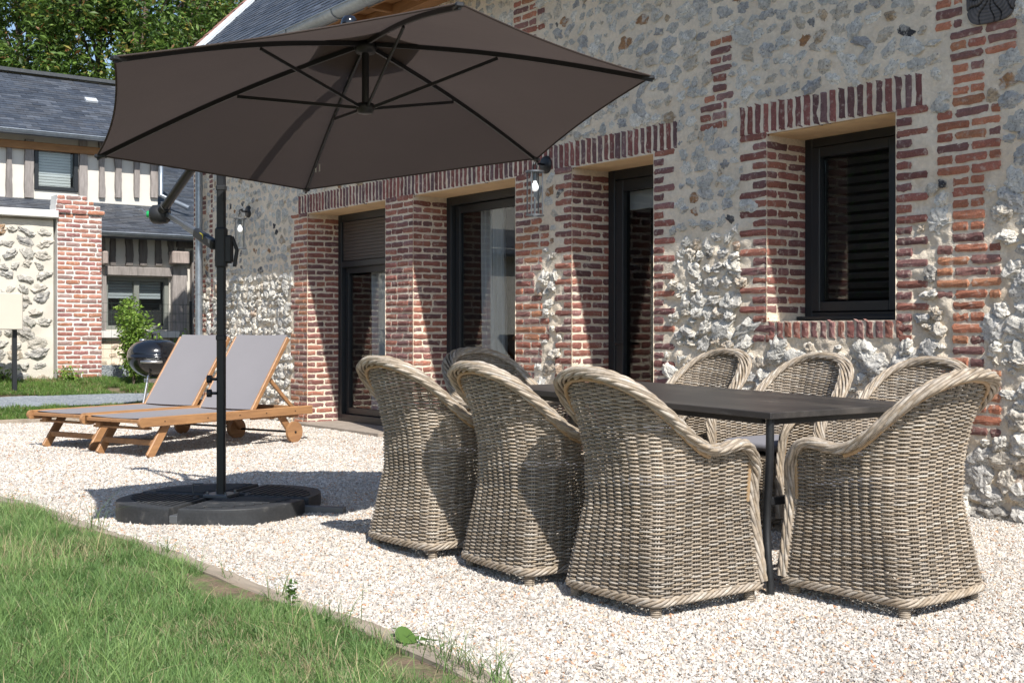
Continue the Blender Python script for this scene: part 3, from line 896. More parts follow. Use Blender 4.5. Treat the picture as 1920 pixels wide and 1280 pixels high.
# log end
lg = MB(); c0 = np.array([-3.92, WD - .015, 3.10])
nr, na = 30, 240
ang = np.linspace(0, 2 * math.pi, na + 1); rad = np.linspace(0, 1, nr)
Rr, Aa = np.meshgrid(rad, ang, indexing='ij')
crack = np.minimum.reduce([np.abs(np.angle(np.exp(1j * (Aa - c - .12 * np.sin(Rr * 7 + c * 3))))) for c in (.2, .75, 1.2, 1.6, 2.05, 2.6, 3.3, 3.7, 4.2, 4.75, 5.1, 5.7)])
cr = np.exp(-(crack * Rr * 42) ** 2) * np.clip(Rr * 1.8, 0, 1)
sx = .155 * (np.abs(np.cos(Aa)) ** 4 + np.abs(np.sin(Aa)) ** 4) ** -.25; sz = sx * 1.2
G = np.stack([c0[0] + Rr * sx * np.cos(Aa), c0[1] + .02 * cr + .003 * np.sin(Rr * 60), c0[2] + Rr * sz * np.sin(Aa)], -1)
colr = (1.0 - .75 * cr + .25 * np.sin(Rr * 55))[..., None] * np.ones(3)
grid(lg, G, 0, colr, smooth=True)
Rim2 = np.stack([G[-1], G[-1] + np.array([0, .1, 0])], 0); grid(lg, Rim2, 0, smooth=True)
hb(lg, 'beam_end', m_logend)

# gutter, roof, eave
EY, EZ = 5.905, 4.40
gt = MB()
a_ = np.linspace(math.pi, 2 * math.pi, 13)
xs = np.linspace(-16.35, 3, 40)
G = np.array([[[x, EY + .088 * math.cos(t), EZ + .03 + .088 * math.sin(t)] for t in a_] for x in xs]); grid(gt, G, smooth=True)
tube(gt, np.stack([xs, np.full(40, EY - .090), np.full(40, EZ + .03)], 1), .009, 8)
for x in np.arange(-16.2, 3, 1.05):
    tube(gt, [(x, EY + .094 * math.cos(t), EZ + .03 + .094 * math.sin(t)) for t in a_], .007, 5)
hb(gt, 'gutter', m_zinc)
ev = MB()
addbox(ev, (-6.5, (EY + .05 + WD) / 2 + .04, EZ + .06), (19.4, WD - EY - .02, .03), b=.003)
addbox(ev, (-6.5, WD - .08, EZ - .02), (19.4, .16, .12), b=.006)
addbox(ev, (-6.5, EY + .10, EZ + .02), (19.4, .025, .12), b=.003)
for x in np.arange(-16.0, 3, .55): addbox(ev, (x, WD - .28, EZ + .005), (.07, .42, .09), b=.005)
hb(ev, 'eave', m_browntim)
def slates(mb, O, ux, uy, nx, ny, w, e, t=.006, seed=1, cols=((.060, .070, .088), (.048, .057, .074), (.080, .090, .108), (.064, .070, .082)), mati=0, hook=None, h=None):
    """rows of slates: O origin at the eave, ux along the eave, uy up the slope"""
    r = np.random.default_rng(seed)
    ux = np.asarray(ux, float); uy = np.asarray(uy, float); nn = np.cross(ux, uy)
    I, J = np.meshgrid(np.arange(nx), np.arange(ny), indexing='ij'); I = I.ravel(); J = J.ravel(); N = len(I)
    u0 = I * w + (J % 2) * w / 2 + r.normal(0, .002, N); v0 = J * e + r.normal(0, .002, N)
    Lh = e * 1.9; lift = t * 1.9
    gap = .0022
    P = np.zeros((N, 8, 3)); k = 0
    tl = r.normal(0, .0012, N)
    for (a, b, n) in ((0, 0, 1), (1, 0, 1), (1, 1, 1), (0, 1, 1), (0, 0, 0), (1, 0, 0), (1, 1, 0), (0, 1, 0)):
        uu = u0 + (gap if a == 0 else w - gap); vv = v0 + b * Lh
        hh = (lift + tl if b == 0 else 0) + n * t
        P[:, k] = np.asarray(O, float) + uu[:, None] * ux + vv[:, None] * uy + (hh * np.ones(N))[:, None] * nn
        k += 1
    q = np.array([[0, 1, 2, 3], [4, 5, 1, 0], [5, 6, 2, 1], [7, 4, 0, 3]])
    f = (q[None] + (np.arange(N) * 8)[:, None, None]).reshape(-1, 4)
    C = np.array(cols)[r.integers(0, len(cols), N)] * r.uniform(.8, 1.25, (N, 1))
    mb.add(P.reshape(-1, 3), f, mati, np.repeat(C, 8, 0), False)
    if hook is not None:
        hv = MB(); ctr = np.asarray(O) + (u0 + w / 2)[:, None] * ux + (v0 - .004)[:, None] * uy + (lift + t + .003) * nn
        D = np.array([[-1, -1], [1, -1], [1, 1], [-1, 1]]) * np.array([.006, .012])
        Vh = ctr[:, None] + D[None, :, :1] * ux + D[None, :, 1:] * uy
        hf = np.arange(N * 4).reshape(-1, 4)
        mb.add(Vh.reshape(-1, 3), hf, hook, (1, 1, 1), False)
s45 = math.sqrt(.5)
rf = MB()
P4 = np.array([[-16.42, EY + .0, EZ + .045], [3, EY + .0, EZ + .045], [3, EY + 4.2, EZ + 4.245], [-16.42, EY + 4.2, EZ + 4.245]])
P4b = P4 + np.array([0, s45 * .12, -s45 * .12])
rf.add(np.vstack([P4, P4b]), [[0, 1, 2, 3], [7, 6, 5, 4], [0, 4, 5, 1], [3, 2, 6, 7], [0, 3, 7, 4], [1, 5, 6, 2]], 0, (.08, .09, .11))
slates(rf, (-16.25, EY + .0, EZ + .05), (1, 0, 0), (0, s45, s45), 44, 52, .22, .105, seed=3, hook=1)
roof = hb(rf, 'roof', [m_slate, m_steel])
fl = MB()
addbeam(fl, (-16.33, EY, EZ + .075), (-16.33, EY + 4.2, EZ + 4.275), .20, .02, mat=0, up=(0, -1, 1))
addbeam(fl, (-16.43, EY, EZ + .055), (-16.43, EY + 4.2, EZ + 4.255), .02, .13, mat=0, up=(0, -1, 1))
fo = fl.build('verge_flashing', m_flash, roof)
tl = MB()
for k in range(28):
    p = np.array([-16.57, EY - .01 + k * .135, EZ + .11 + k * .135]); M = rotm((1, 0, 0), R(45) + random.gauss(0, .06))
    addbox(tl, p, (.20, .17, .05), M @ rotm((0, 0, 1), random.gauss(0, .08)), b=.008)
tl.build('verge_tiles', m_tile, roof)
# roof window sitting on the slates
rw = MB()
u0, v0 = np.array([1, 0, 0]), np.array([0, s45, s45]); nn = np.cross(u0, v0)
cen = np.array([-11.9, EY, EZ + .05]) + v0 * 1.25 + nn * .05
M = np.stack([u0, v0, nn], 1)
for dx_, dy_, sx_, sy_ in ((-.4, 0, .07, 1.1), (.4, 0, .07, 1.1), (0, -.52, .87, .08), (0, .52, .87, .08)):
    addbox(rw, cen + u0 * dx_ + v0 * dy_, (sx_, sy_, .09), M)
addbox(rw, cen - nn * .02, (.74, .98, .02), M, mat=1)
rw.build('roof_window', [m_zinc, m_black], roof)
# downpipe
dp = MB()
px = -15.77
tube(dp, [(px, WD - .085, -.02), (px, WD - .085, 1.0), (px, WD - .085, 2.0), (px, WD - .085, 3.0), (px, WD - .085, 4.0), (px, WD - .2, 4.2), (px, EY + .05, 4.33), (px, EY, 4.38)], .050, 16)
for z in (.15, 1.62, 3.1): tube(dp, [(px, WD - .085, z), (px, WD - .085, z + .03)], .056, 16)
hb(dp, 'downpipe', m_zinc)

# ------------------------------------------------------------------ wall lanterns
def lantern(px_plate, px_body, lab):
    p = onY(*px_plate, WD)
    by = WD - .20
    bpt = onY(*px_body, by); bx = bpt[0]; bz = bpt[2]
    o = empty('wall_lantern', (p[0], WD, p[2]), label=lab, cat='lantern', group='lanterns on the stone house wall')
    rel = lambda q: np.asarray(q, float) - np.array([p[0], WD, p[2]])
    m = MB(); My = rotm((1, 0, 0), R(90))
    lathe(m, [(0, .028), (.05, .028), (.068, .022), (.078, .006), (.078, -.005)], 28, (0, 0, 0), M=My)
    m.build('wall_plate', m_powder, o)
    m = MB(); topz = bz + .19
    tube(m, [rel((p[0], WD - .02, p[2])), rel((p[0], WD - .10, p[2])), rel((bx, by + .03, p[2] + .004)), rel((bx, by, p[2] - .004)), rel((bx, by - .012, p[2] - .03))], .010, 10)
    t_ = np.linspace(0, 2 * math.pi, 22)
    tube(m, [rel((bx + .028 * math.sin(a), by, topz + .032 + .038 * math.cos(a))) for a in t_], .0055, 8, caps=False)
    m.build('arm', m_powder, o)
    m = MB(); r = .072
    for zc in (topz - .008, bz - .19):
        lathe(m, [(0, .007), (r + .008, .007), (r + .008, -.007), (0, -.007)] if zc > bz else [(r - .012, .007), (r + .008, .007), (r + .008, -.007), (r - .012, -.007), (r - .012, .007)], 28, rel((bx, by, zc)), smooth=False)
    for k in range(4):
        a = k * math.pi / 2 + .5
        q = (bx + r * math.cos(a), by + r * math.sin(a))
        tube(m, [rel((*q, bz - .19)), rel((*q, topz))], .0055, 6)
    lathe(m, [(0, 0), (.021, 0), (.021, -.075), (0, -.075)], 16, rel((bx, by, topz - .01)), smooth=False)
    tube(m, [rel((bx, by, bz - .19)), rel((bx, by, bz - .05))], .009, 8)
    m.build('cage', m_grey_al, o)
    m = MB(); lathe(m, [(r - .006, -.185), (r - .006, .17)], 28, rel((bx, by, bz))); m.build('glass_cylinder', m_lglass, o)
    m = MB(); zb = topz - .085
    lathe(m, [(.014, 0), (.016, -.015), (.028, -.035), (.033, -.055), (.030, -.073), (.018, -.088), (0, -.093)], 20, rel((bx, by, zb))); m.build('bulb', m_bulb, o)
    return o
lantern((1024, 309), (1003, 362), 'glass cylinder wall lantern between the second and third doors, near the canopy tip')
lantern((466, 397), (450, 437), 'glass cylinder wall lantern on the flint wall left of the first door')

# ------------------------------------------------------------------ umbrella
MX, MY = -6.825, 2.887
umb = empty('cantilever_umbrella', (MX, MY, .014), label='large taupe cantilever parasol with black mast and weighted base on the gravel', cat='umbrella')
uo = np.array([MX, MY, 0.0])
def ub(mb, name, mt, parent=umb):
    o = mb.build(name, mt, parent)
    if parent is umb: o.location = -uo
    return o
HX, HY, HZc, TH, TX, TY = -5.482, 3.119, 2.215, 4.976, .15, .009
def cpt(r, an, rise):
    x, y = r * math.cos(an), r * math.sin(an)
    return np.array([HX + x, HY + y, HZc + TX * x + TY * y + rise])
def risef(t): return .40 * (1 - t) ** 1.0 - .03 * math.sin(math.pi * t) * -1
cn = MB()
for k in range(6):
    a0 = TH - k * math.pi / 3; a1 = a0 - math.pi / 3
    nt_, ns = 26, 26
    G = np.zeros((nt_, ns, 3))
    for i_ in range(nt_):
        t_ = .0 + i_ / (nt_ - 1)
        p0 = cpt(1.5 * t_, a0, risef(t_)); p1 = cpt(1.5 * t_, a1, risef(t_))
        for j_ in range(ns):
            s_ = j_ / (ns - 1)
            p = p0 * (1 - s_) + p1 * s_
            bow = 4 * s_ * (1 - s_)
            ctr = np.array([HX, HY, p[2]])
            p = p + (ctr - p) * .032 * bow * t_ ** 3
            p[2] += -.035 * bow * t_ * (1 - .3 * t_) + .02 * bow * t_ ** 4
            if k == 1:      # the slack panel by rib C: crumpled folds
                g_ = math.exp(-((s_ - .86) / .12) ** 2) * math.exp(-((t_ - .60) / .16) ** 2)
                p[2] += .012 * g_ * math.sin(t_ * 80)
            G[i_, j_] = p
    grid(cn, G, 0, smooth=True)
cano = ub(cn, 'canopy', m_canopy)
v_ = MB(); n_v = 7
pts = np.array([cpt(.31, TH - k * math.pi / 3, risef(.205) + .03) for k in range(6)]); ap = cpt(0, 0, .475)
v_.add(np.vstack([pts, ap]), [[k, (k + 1) % 6, 6] for k in range(6)], 0, (1, 1, 1), False)
v_.build('vent', m_canopy, cano)
hubb = MB()
top = cpt(0, 0, .37); bot = np.array([HX + .0, HY, 2.265])
lathe(hubb, [(0, .03), (.05, .03), (.062, .0), (.05, -.035), (0, -.035)], 20, top)
tube(hubb, [top, bot], .019, 12)
lathe(hubb, [(0, .02), (.045, .02), (.05, .0), (.04, -.03), (.02, -.035), (0, -.035)], 20, bot)
hub = ub(hubb, 'hub', m_powder)
for k in range(6):
    an = TH - k * math.pi / 3
    r_ = MB()
    P = [cpt(1.5 * t, an, risef(t) - .016) for t in np.linspace(.03, 1.0, 16)]
    for p, q in zip(P[:-1], P[1:]): addbeam(r_, p, q + (q - p) * .04, .014, .024, b=.002)
    rib = ub(r_, 'rib', m_powder)
    s2 = MB(); j = cpt(1.5 * .47, an, risef(.47) - .035)
    d_ = np.array([math.cos(an), math.sin(an), 0])
    addbeam(s2, bot + d_ * .04, j, .011, .017, b=.002)
    s2.build('strut', m_powder, rib)
    s2 = MB(); tip = cpt(1.5, an, risef(1.0)); addbeam(s2, tip - d_ * .05 + [0, 0, -.006], tip + d_ * .012 + [0, 0, -.006], .036, .02, b=.006); s2.build('rib_cap', m_plast, rib)
hm = MB()
for k in range(6):
    a0 = TH - k * math.pi / 3; p0 = cpt(1.5, a0, risef(1.)); p1 = cpt(1.5, a0 - math.pi / 3, risef(1.)); Q = []
    for s_ in np.linspace(0, 1, 26):
        p = p0 * (1 - s_) + p1 * s_; bow = 4 * s_ * (1 - s_); p = p + (np.array([HX, HY, p[2]]) - p) * .032 * bow; p[2] += -.035 * bow * .7 + .02 * bow; Q.append(p)
    tube(hm, Q, .005, 6)
hm.build('hem', m_canopy, cano)
# care tags near rib C
an = TH - 2 * math.pi / 3
for s in (-.02, .03):
    tg = MB(); p = cpt(1.5 * .80, an, risef(.8) - .03); addbox(tg, p + np.array([s, .01, -.012]), (.012, .002, .045), b=.0005)
    tg.build('care_tag', m_tag, cano)
# mast
ms = MB(); addbeam(ms, (MX, MY, .06), (MX, MY, 2.36), .040, .052, b=.012, up=(RT[0], RT[1], 0))
ub(ms, 'mast', m_powder)
for z in (1.935, 1.03):
    cl = MB(); addbeam(cl, (MX, MY, z), (MX, MY, z + .04), .047, .060, b=.010, up=(RT[0], RT[1], 0))
    ub(cl, 'mast_collar', m_plast)
for z in (.80, .715):
    p = np.array([MX, MY, z]) - RT * .03
    cl = MB(); tube(cl, [p, p - RT * .031], .009, 8, caps=False); tube(cl, [p - RT * .03, p - RT * .055], .024, 12)
    ub(cl, 'knob', m_plast)
sd_ = MB(); zc = 1.60
addbeam(sd_, (MX, MY, zc - .13), (MX, MY, zc + .12), .060, .070, b=.015, up=(RT[0], RT[1], 0))
pb = np.array([MX, MY, zc]) + RT * .045
sd_.b and addbeam(sd_, pb + [0, 0, -.10], pb + [0, 0, .07], .05, .05, b=.018, up=(RT[0], RT[1], 0))
tube(sd_, [pb + RT * .02 + [0, 0, .06], pb + RT * .05 + [0, 0, -.02], pb + RT * .035 + [0, 0, -.12]], .012, 8)
ub(sd_, 'slider_clamp', m_plast)
dv = np.array([HX - MX, HY - MY, 0]); dv /= np.linalg.norm(dv)
crank = onY(303, 402, MY - .03)
bm = MB()
ctl = [crank, onY(355, 325, MY - .02), onY(412, 252, MY), onY(490, 172, MY + .06), onY(575, 104, MY + .13), onY(655, 50, HY)]
ctl = np.array(ctl); tt = np.linspace(0, 1, len(ctl)); tf = np.linspace(0, 1, 40)
Pb = np.stack([np.interp(tf, tt, ctl[:, k]) for k in range(3)], 1)
for _ in range(12): Pb[1:-1] = (Pb[:-2] + 2 * Pb[1:-1] + Pb[2:]) / 4
EJ = Pb[-1]
tube(bm, Pb, .029, 14)
boom = ub(bm, 'boom', m_powder)
jt = MB(); lathe(jt, [(0, .042), (.03, .038), (.042, .02), (.046, 0), (.042, -.02), (.03, -.038), (0, -.042)], 18, EJ); tube(jt, [EJ, cpt(0, 0, .40)], .02, 10)
jt.build('end_joint', m_black, boom)
ck = MB(); c_ = crank + np.array([0, 0, -.0])
ctr = onY(300, 406, MY - .03)
Mx = rotm((0, 1, 0), R(90)) if False else np.stack([np.cross(UP, RT), UP, RT], 1)
lathe(ck, [(0, .065), (.045, .062), (.062, .045), (.066, .0), (.062, -.045), (.045, -.062), (0, -.065)], 24, ctr, M=Mx)
tube(ck, [ctr + (Pb[2] - Pb[0]) / np.linalg.norm(Pb[2] - Pb[0]) * .04, ctr + (Pb[2] - Pb[0]) / np.linalg.norm(Pb[2] - Pb[0]) * .11], .036, 16)
ub(ck, 'crank_box', m_plast)
gk = MB(); lathe(gk, [(0, .02), (.022, .018), (.024, -.01), (0, -.012)], 16, ctr - RT * .075, M=Mx); ub(gk, 'crank_hub', m_green)
hd = MB(); h0 = ctr - RT * .085; h1 = onY(266, 397, h0[1]); tube(hd, [h0, h0 - RT * .01 + [0, 0, .01], h1, h1 - RT * .02 + [0, 0, -.003]], .005, 8); ub(hd, 'crank_handle', m_steel)
lk = MB(); l0 = ctr + RT * .03 + [0, 0, .01]; l1 = np.array([MX, MY, 1.63]) - RT * .06
addbeam(lk, l0, l1, .022, .032, b=.004); 
addbeam(lk, l0 + (l1 - l0) * .45, l0 + (l1 - l0) * .75, .034, .044, b=.008)
lo_ = ub(lk, 'brace_arm', m_grey_al)
lk = MB(); addbeam(lk, l0 + (l1 - l0) * .70, l1 + RT * .02 - UP * .02, .05, .062, b=.014); lk.build('brace_grip', m_plast, lo_)
lk = MB(); pm = l0 + (l1 - l0) * .82; dd = (l1 - l0) / np.linalg.norm(l1 - l0)
addbeam(lk, pm - dd * .032 - FW * .027, pm + dd * .032 - FW * .027, .002, .030, b=.0005, up=(0, 0, 1)); lk.build('warning_sticker', m_yellow, lo_)
# base: four quadrant slabs on a steel cross
ba = R(39); bc = np.array([MX, MY, 0])
e1 = np.array([math.cos(ba), math.sin(ba), 0]); e2 = np.array([-math.sin(ba), math.cos(ba), 0])
cs = MB()
addbeam(cs, bc - e1 * .56 + [0, 0, .035], bc + e1 * .80 + [0, 0, .035], .05, .045, b=.003)
addbeam(cs, bc - e2 * .56 + [0, 0, .036], bc + e2 * .56 + [0, 0, .036], .05, .045, b=.003)
addbox(cs, bc + [0, 0, .10], (.16, .16, .02), np.stack([e1, e2, UP], 1), b=.003)
for sx in (-1, 1):
    for sy in (-1, 1): tube(cs, [bc + e1 * sx * .06 + e2 * sy * .06 + [0, 0, .10], bc + e1 * sx * .06 + e2 * sy * .06 + [0, 0, .125]], .009, 8)
tube(cs, [bc - e1 * .20 + e2 * .02 + [0, 0, .10], bc - e1 * .20 + e2 * .02 + [0, 0, .16], bc - e1 * .12 + e2 * .0 + [0, 0, .165]], .005, 6)
ub(cs, 'cross_frame', m_grey_al)
for k in range(4):
    a0 = ba + k * math.pi / 2
    f1 = np.array([math.cos(a0), math.sin(a0), 0]); f2 = np.array([-math.sin(a0), math.cos(a0), 0])
    sb = MB(); R1 = .60
    # outline: quarter disc with rounded ends, a notch at the inner corner, offset from the cross
    out = []
    o0 = .028
    Rc = .045
    for t in np.linspace(0, 1, 34):
        th_ = t * math.pi / 2
        rr = (abs(math.cos(th_)) ** 2.6 + abs(math.sin(th_)) ** 2.6) ** (-1 / 2.6) * .53
        out.append((o0 + rr * math.cos(th_), o0 + rr * math.sin(th_)))
    inn = [(o0, .13), (.09, .12), (.12, .09), (.13, o0)]
    poly = np.array(out + inn)
    cenp = poly.mean(0)
    zt = .098
    rings = []
    for (sc, z) in ((1.0, .0), (1.0, .080), (.993, .092), (.978, zt), (.95, zt)):
        q = cenp + (poly - cenp) * sc
        rings.append(np.array([bc + f1 * a + f2 * b + np.array([0, 0, z]) for a, b in q]))
    n = len(poly)
    for r0, r1 in zip(rings[:-1], rings[1:]):
        G = np.stack([np.vstack([r0, r0[:1]]), np.vstack([r1, r1[:1]])], 0); grid(sb, G, smooth=False, flip=True)
    sb.add(np.vstack([rings[-1], [bc + f1 * cenp[0] + f2 * cenp[1] + [0, 0, zt]]]), [[i, (i + 1) % n, n] for i in range(n)])
    # raised ribs on the top
    for m_i in range(11):
        a1 = .07 + m_i * .043
        lim = math.sqrt(max(.0, .53 ** 2 - a1 ** 2))
        if lim < .12: continue
        b0 = .05 if a1 > .15 else .15
        addbeam(sb, bc + f1 * a1 + f2 * b0 + [0, 0, zt + .003], bc + f1 * a1 + f2 * (lim * .92) + [0, 0, zt + .003], .018, .008, b=.003)
    ub(sb, 'base_slab', m_slab)

# ------------------------------------------------------------------ loungers
def lounger():
    o = empty('sun_lounger', (0, 0, 0), label='teak sun lounger nearer the parasol mast, raised grey back, in front of its twin', cat='sun lounger', group='grey and wooden sun loungers on the gravel')
    L, Wd, zr = 2.16, .80, .355
    hw = Wd / 2
    # local: y from 0 (foot) to L (head), x across
    for s in (-1, 1):
        m = MB(); addbeam(m, (s * (hw - .015), 0.0, zr - .04), (s * (hw - .015), L, zr - .04), .03, .085, b=.012)
        tube(m, [(s * (hw - .030), .012, zr - .04), (s * (hw + .001), .012, zr - .04)], .042, 16)
        r = m.build('side_rail', m_teak, o)
        for y in (.25, .75, 1.15, 1.5, 1.9):
            b_ = MB(); tube(b_, [(s * hw, y, zr - .04), (s * (hw + .003), y, zr - .04)], .006, 8); b_.build('bolt', m_powder, r)
    m = MB(); addbeam(m, (-hw + .03, .05, zr - .035), (hw - .03, .05, zr - .035), .055, .03); m.build('end_board', m_teak, o)
    m = MB(); addbeam(m, (-hw + .04, .115, zr - .10), (hw - .04, .115, zr - .10), .06, .02); addbeam(m, (-.3, .1, zr - .085), (-.24, .1, zr - .085), .07, .05); m.build('drop_board', m_teak, o)
    m = MB(); addbeam(m, (-hw + .03, L - .04, zr - .05), (hw - .03, L - .04, zr - .05), .03, .06); m.build('head_board', m_teak, o)
    # front legs splayed outwards to the foot
    for s in (-1, 1):
        m = MB(); addbeam(m, (s * (hw - .065), .33, zr - .06), (s * (hw - .065), .13, 0.0), .028, .085, b=.006, up=(0, 1, .6)); m.build('front_leg', m_teak, o)
        m = MB(); addbeam(m, (s * (hw - .065), L - .42, zr - .06), (s * (hw - .065), L - .27, .12), .028, .075, b=.006, up=(0, 1, -.6)); m.build('rear_leg', m_teak, o)
        w = MB(); tube(w, [(s * (hw - .02), L - .27, .105), (s * (hw + .012), L - .27, .105)], .105, 40)
        wh = w.build('wheel', m_teak, o)
        w = MB(); tube(w, [(s * (hw + .012), L - .27, .105), (s * (hw + .018), L - .27, .105)], .012, 10); w.build('axle_cap', m_powder, wh)
    m = MB(); addbeam(m, (-hw + .07, .19, .125), (hw - .07, .19, .125), .022, .05); m.build('leg_stretcher', m_teak, o)
    m = MB(); tube(m, [(-hw + .02, L - .27, .105), (hw - .02, L - .27, .105)], .011, 8); m.build('axle', m_powder, o)
    m = MB()
    for y in (1.62, 1.76, 1.9): addbeam(m, (-hw + .03, y, zr - .095), (hw - .03, y, zr - .095), .05, .02)
    addbeam(m, (-hw + .06, 1.35, zr - .085), (-hw + .06, 2.0, zr - .085), .03, .03); addbeam(m, (hw - .06, 1.35, zr - .085), (hw - .06, 2.0, zr - .085), .03, .03)
    m.build('support_rack', m_teak, o)
    # seat sling
    ys_ = np.linspace(.07, 1.35, 20); xs_ = np.linspace(-hw + .03, hw - .03, 13)
    X, Y = np.meshgrid(xs_, ys_, indexing='ij')
    m = MB(); grid(m, np.stack([X, Y, zr - .004 - .012 * (1 - (X / hw) ** 2)], -1))
    grid(m, np.stack([X, Y, zr - .009 - .012 * (1 - (X / hw) ** 2)], -1), flip=True); m.build('seat_sling', m_sling, o)
    # backrest
    ang = R(55); bl = .86; y0 = 1.35
    dy, dz = math.cos(ang), math.sin(ang)
    for s in (-1, 1):
        m = MB(); x = s * (hw - .045)
        addbeam(m, (x, y0 - .0, zr - .02), (x, y0 + dy * bl, zr - .02 + dz * bl), .026, .05, b=.01); m.build('back_rail', m_teak, o)
        m = MB(); addbeam(m, (s * (hw - .075), y0 + dy * bl * .48, zr + dz * bl * .48 - .03), (s * (hw - .075), y0 + dy * bl * .48 + .40, zr - .055), .022, .04, b=.006); m.build('back_prop', m_teak, o)
    m = MB(); addbeam(m, (-hw + .06, y0 + .72, zr - .02), (hw - .06, y0 + .72, zr - .02), .03, .03); m.build('prop_bar', m_teak, o)
    m = MB(); addbeam(m, (-hw + .05, y0 + dy * (bl - .03) + .012, zr + dz * (bl - .03) - .03), (hw - .05, y0 + dy * (bl - .03) + .012, zr + dz * (bl - .03) - .03), .03, .02); m.build('top_bar', m_teak, o)
    t = np.linspace(0, bl + .01, 16); X, T = np.meshgrid(np.linspace(-hw + .055, hw - .055, 13), t, indexing='ij')
    m = MB(); sg = -.010 * (1 - (X / hw) ** 2)
    for off, fl_ in ((.008, False), (.003, True)):
        grid(m, np.stack([X, y0 + dy * T - dz * (sg + off), zr + dz * T + dy * (sg + off)], -1), flip=fl_)
    m.build('back_sling', m_sling, o)
    return o
lg1 = lounger()
lg1.location = (-10.496, 3.421, 0); lg1.rotation_euler = (0, 0, R(110.57 - 90))
lg2 = copy_tree(lg1)
lg2['label'] = 'teak sun lounger on the far side, beside the kettle barbecue, partly behind its twin'
lg2.location = (-11.43, 3.21, 0); lg2.rotation_euler = (0, 0, R(111 - 90))

# ------------------------------------------------------------------ wicker armchair
hwf = lambda z: np.interp(z, [0, .05, .2, .42, .6, .75, .97], [.278, .275, .262, .247, .272, .312, .362])
ybf = lambda z: np.interp(z, [0, .05, .2, .42, .6, .75, .97], [-.305, -.300, -.278, -.252, -.268, -.305, -.385])
yff = lambda z: np.interp(z, [0, .05, .2, .42, .6, .75, .97], [.295, .293, .28, .258, .245, .24, .24])
rrf = lambda z: np.interp(z, [0, .05, .2, .42, .6, .75, .97], [.045, .045, .06, .12, .19, .245, .275])
def S(u, z):
    u = np.asarray(u, float); z = np.asarray(z, float) + 0 * u
    hw_, yb, yf, r = hwf(z), ybf(z), yff(z), rrf(z)
    Lb = hw_ - r; La = math.pi / 2 * r; Ls = yf - yb - r
    s = np.abs(u) * (Lb + La + Ls); sg = np.where(u < 0, -1, 1)
    th_ = np.clip((s - Lb) / r, 0, math.pi / 2)
    x = np.where(s < Lb, s, Lb + r * np.sin(th_))
    y = np.where(s < Lb + La, yb + r - r * np.cos(th_), yb + r + (s - Lb - La))
    # gentle bow of the back
    y = y - .018 * np.clip(1 - (x / (hw_ + 1e-6)) ** 2, 0, 1)
    nx = np.where(s < Lb, 0, np.sin(th_)); ny = np.where(s < Lb, -1, -np.cos(th_)); ny = np.where(s >= Lb + La, 0, ny); nx = np.where(s >= Lb + La, 1, nx)
    return np.stack([sg * x, y, z], -1), np.stack([sg * nx, ny, 0 * z], -1)
hu = [0, .12, .22, .30, .37, .43, .49, .55, .61, .68, .76, .84, .91, .96, 1.0]
hv = [.945, .935, .905, .86, .80, .745, .695, .660, .642, .637, .645, .657, .650, .62, .575]
_hu = np.linspace(0, 1, 400); _hv = np.interp(_hu, hu, hv)
_k = np.ones(21) / 21; _hv = np.convolve(np.pad(_hv, 10, 'edge'), _k, 'valid')
def hf(u): return np.interp(np.abs(u), _hu, _hv)
WC = np.array([(.355, .305, .25), (.29, .245, .195), (.41, .36, .30), (.335, .30, .262), (.24, .195, .145), (.385, .35, .31), (.33, .27, .20), (.44, .415, .38)])
WC = (WC * .7 + WC.mean(0) * .3) * np.array([1.05, 1.01, .95])
